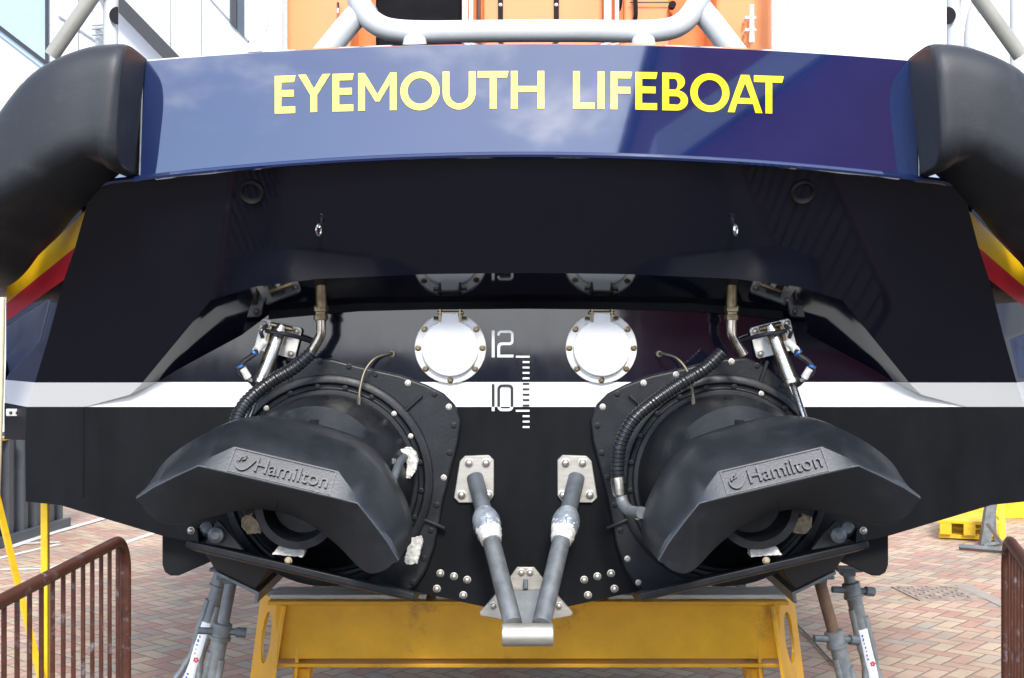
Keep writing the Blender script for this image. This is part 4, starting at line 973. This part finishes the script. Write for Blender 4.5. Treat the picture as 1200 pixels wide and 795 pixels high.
q.prism([B(68, 20, -.03), B(69, 18, -.03), B(112, 47, -.03), B(111, 49, -.03)], (0, .03, 0)); q.prism([B(243, -4, -.03), B(245, -4, -.03), B(292, 48, -.03), B(290, 49, -.03)], (0, .03, 0))
q.build('panel_joint', 'frame' if False else 'galv', wall, smooth=0)
t = thing('unseen_dark_building', 'added deep blue building out of view at left, darkening the hull reflections', 'building', (-26, 13, 0))  # unseen block, added so the left quarter panel mirrors something dark
q = MB(); q.box((-27, 17, 4.5), (28, 8, 9)); q.build('wall', 'curtain', t, smooth=0)
q = MB()
for i in range(12): q.box((-40+2.3*i, 12.97, 4.5), (.08, .08, 9))
q.build('mullion', 'frame', t, smooth=0)
t = thing('unseen_dark_shed', 'added dark blue shed out of view at right, darkening the hull reflections', 'shed', (14, 14, 0))  # unseen block, added so the right quarter panel mirrors something dark
q = MB(); q.prism([(8.6, 11, 0), (20, 11, 0), (20, 11, 5.2), (14.3, 11, 6.6), (8.6, 11, 5.2)], (0, 7, 0)); q.build('wall', 'shed', t, smooth=0)
q = MB(); q.box((13, 10.98, 1.8), (3.2, .08, 3.6)); q.build('door', 'galvdark', t, smooth=0)
q = MB()
for xa in (8.3, 20.3): q.prism([(xa, 10.8, 5.15), (14.3, 10.8, 6.64), (14.3, 10.8, 6.8), (xa, 10.8, 5.31)], (0, 7.4, 0))
q.build('roof', 'galv', t, smooth=0)
# red brick buildings behind the camera, seen only in the gloss of the name panel
def house(name, label, x0, x1, y0, y1, h, ridge, wins, rt=.2):
    t = thing(name, label, 'building', ((x0+x1)/2, y0, 0))
    q = MB(); q.prism([(x0, y0, 0), (x1, y0, 0), (x1, y0, h), ((x0+x1)/2, y0, ridge), (x0, y0, h)], (0, y1-y0, 0)); q.build('wall', 'redbrick', t, smooth=0)
    q = MB(); xm = (x0+x1)/2
    for xa in (x0-.25, x1+.25):
        q.prism([(xa, y0+.3, h-.15), (xm, y0+.3, ridge+.06), (xm, y0+.3, ridge+.06+rt), (xa, y0+.3, h-.15+rt)], (0, y1-y0-.6, 0))
    q.build('roof', 'roof', t, smooth=0)
    for wx, wz, ww, wh in wins:
        q = MB(); q.box((wx, y0+.02, wz), (ww, .12, wh)); f = q.build('window', 'windowg', t, smooth=0)
        q = MB(); q.box((wx, y0+.05, wz-wh/2-.06), (ww+.2, .16, .1)); q.build('sill', 'concrete', f, smooth=0)
house('brick_building', 'tall red brick building facing the stern, mirrored in the name panel', 3.0, 12.5, -18, -30, 11.5, 13.2, [(5.0, 7.6, 1.2, 1.5), (8.0, 7.6, 1.2, 1.5), (10.6, 7.6, 1.2, 1.5), (5.0, 3.6, 1.2, 1.5), (8.0, 3.6, 1.2, 1.5)])
house('brick_house', 'lower red brick gabled house with pale roof beside the tall brick building', 2.2, 9.4, -13.5, -17.8, 6.4, 9.0, [(4.7, 5.2, 1.7, .9), (7.2, 5.6, 1.5, .9), (4.2, 2.6, 1.2, 1.4), (7.4, 2.6, 1.2, 1.4)], .55)
# ================================================================== LIGHT
EL, AZ, CLOUD = 36, 174, 9.0
w = bpy.data.worlds.new('World'); scn.world = w; w.use_nodes = True
N, L = w.node_tree.nodes, w.node_tree.links
bg = N['Background']
sky = N.new('ShaderNodeTexSky'); sky.sky_type = 'NISHITA'; sky.sun_disc = False
sky.sun_elevation = math.radians(EL); sky.sun_rotation = math.radians(AZ); sky.air_density = 1.0; sky.dust_density = .5; sky.ozone_density = 1.5
tc = N.new('ShaderNodeTexCoord')
sp = N.new('ShaderNodeSeparateXYZ'); L.new(tc.outputs['Generated'], sp.inputs[0])
zz = N.new('ShaderNodeMath'); zz.operation = 'MAXIMUM'; L.new(sp.outputs[2], zz.inputs[0]); zz.inputs[1].default_value = 0; 
za = N.new('ShaderNodeMath'); za.operation = 'ADD'; L.new(zz.outputs[0], za.inputs[0]); za.inputs[1].default_value = .25
dv = N.new('ShaderNodeVectorMath'); dv.operation = 'DIVIDE'; L.new(tc.outputs['Generated'], dv.inputs[0])
cb = N.new('ShaderNodeCombineXYZ'); [L.new(za.outputs[0], cb.inputs[i]) for i in range(3)]; L.new(cb.outputs[0], dv.inputs[1])
cn = N.new('ShaderNodeTexNoise'); cn.inputs['Scale'].default_value = 3.0; cn.inputs['Detail'].default_value = 12; cn.inputs['Roughness'].default_value = .62; cn.inputs['Distortion'].default_value = .25
L.new(dv.outputs[0], cn.inputs['Vector'])
cr = N.new('ShaderNodeMapRange'); cr.interpolation_type = 'SMOOTHSTEP'; cr.inputs[1].default_value = .43; cr.inputs[2].default_value = .60
hz = N.new('ShaderNodeMapRange'); hz.inputs[1].default_value = 0; hz.inputs[2].default_value = .16; hz.inputs[3].default_value = .32; hz.inputs[4].default_value = 0; L.new(sp.outputs[2], hz.inputs[0])
bi = N.new('ShaderNodeMath'); bi.operation = 'MULTIPLY_ADD'; L.new(sp.outputs[1], bi.inputs[0]); bi.inputs[1].default_value = .09; L.new(cn.outputs[0], bi.inputs[2])
b2 = N.new('ShaderNodeMath'); b2.operation = 'ADD'; L.new(bi.outputs[0], b2.inputs[0]); L.new(hz.outputs[0], b2.inputs[1]); L.new(b2.outputs[0], cr.inputs[0])
e, a = math.radians(EL), math.radians(AZ); to = Vector((math.sin(a)*math.cos(e), math.cos(a)*math.cos(e), math.sin(e)))
dt = N.new('ShaderNodeVectorMath'); dt.operation = 'DOT_PRODUCT'; L.new(tc.outputs['Generated'], dt.inputs[0]); dt.inputs[1].default_value = to
dm_ = N.new('ShaderNodeMath'); dm_.operation = 'MAXIMUM'; L.new(dt.outputs['Value'], dm_.inputs[0]); dm_.inputs[1].default_value = 0
pw = N.new('ShaderNodeMath'); pw.operation = 'POWER'; L.new(dm_.outputs[0], pw.inputs[0]); pw.inputs[1].default_value = 3
gl_ = N.new('ShaderNodeMath'); gl_.operation = 'MULTIPLY_ADD'; L.new(pw.outputs[0], gl_.inputs[0]); gl_.inputs[1].default_value = CLOUD*2.6; gl_.inputs[2].default_value = CLOUD
cc = N.new('ShaderNodeMix'); cc.data_type = 'RGBA'; cc.blend_type = 'MULTIPLY'; cc.inputs[0].default_value = 1; cc.inputs[6].default_value = (.975, .985, 1.015, 1); L.new(gl_.outputs[0], cc.inputs[7])
sk_ = N.new('ShaderNodeMix'); sk_.data_type = 'RGBA'; sk_.blend_type = 'MULTIPLY'; sk_.inputs[0].default_value = 1; L.new(sky.outputs[0], sk_.inputs[6]); sk_.inputs[7].default_value = (1.85, 1.9, 1.98, 1)
cm = N.new('ShaderNodeMix'); cm.data_type = 'RGBA'; L.new(cr.outputs[0], cm.inputs[0]); L.new(sk_.outputs[2], cm.inputs[6]); L.new(cc.outputs[2], cm.inputs[7])
L.new(cm.outputs[2], bg.inputs[0]); bg.inputs[1].default_value = .12
sun = bpy.data.lights.new('sun', 'SUN'); sun.energy = 2.0; sun.angle = math.radians(12); sun.color = (1, .95, .87)
so = bpy.data.objects.new('sun', sun); COL.objects.link(so)
e, a = math.radians(EL), math.radians(AZ); to = Vector((math.sin(a)*math.cos(e), math.cos(a)*math.cos(e), math.sin(e)))
so.rotation_euler = to.to_track_quat('Z', 'Y').to_euler(); so.location = (3, -8, 8)
scn.view_settings.view_transform = 'Standard'; scn.view_settings.look = 'None'; scn.view_settings.gamma = 1; scn.view_settings.exposure = .95
# ================================================================== CAMERA
cam = bpy.data.cameras.new('camera'); co = bpy.data.objects.new('camera', cam); COL.objects.link(co)
cam.sensor_width = 36; cam.lens = F/1200*36; co.location = (CX, -CD, CH); co.rotation_euler = (PI/2, 0, 0)
cam.shift_y = (HY-397.5)/1200; cam.clip_end = 600; cam.clip_start = .05
scn.camera = co
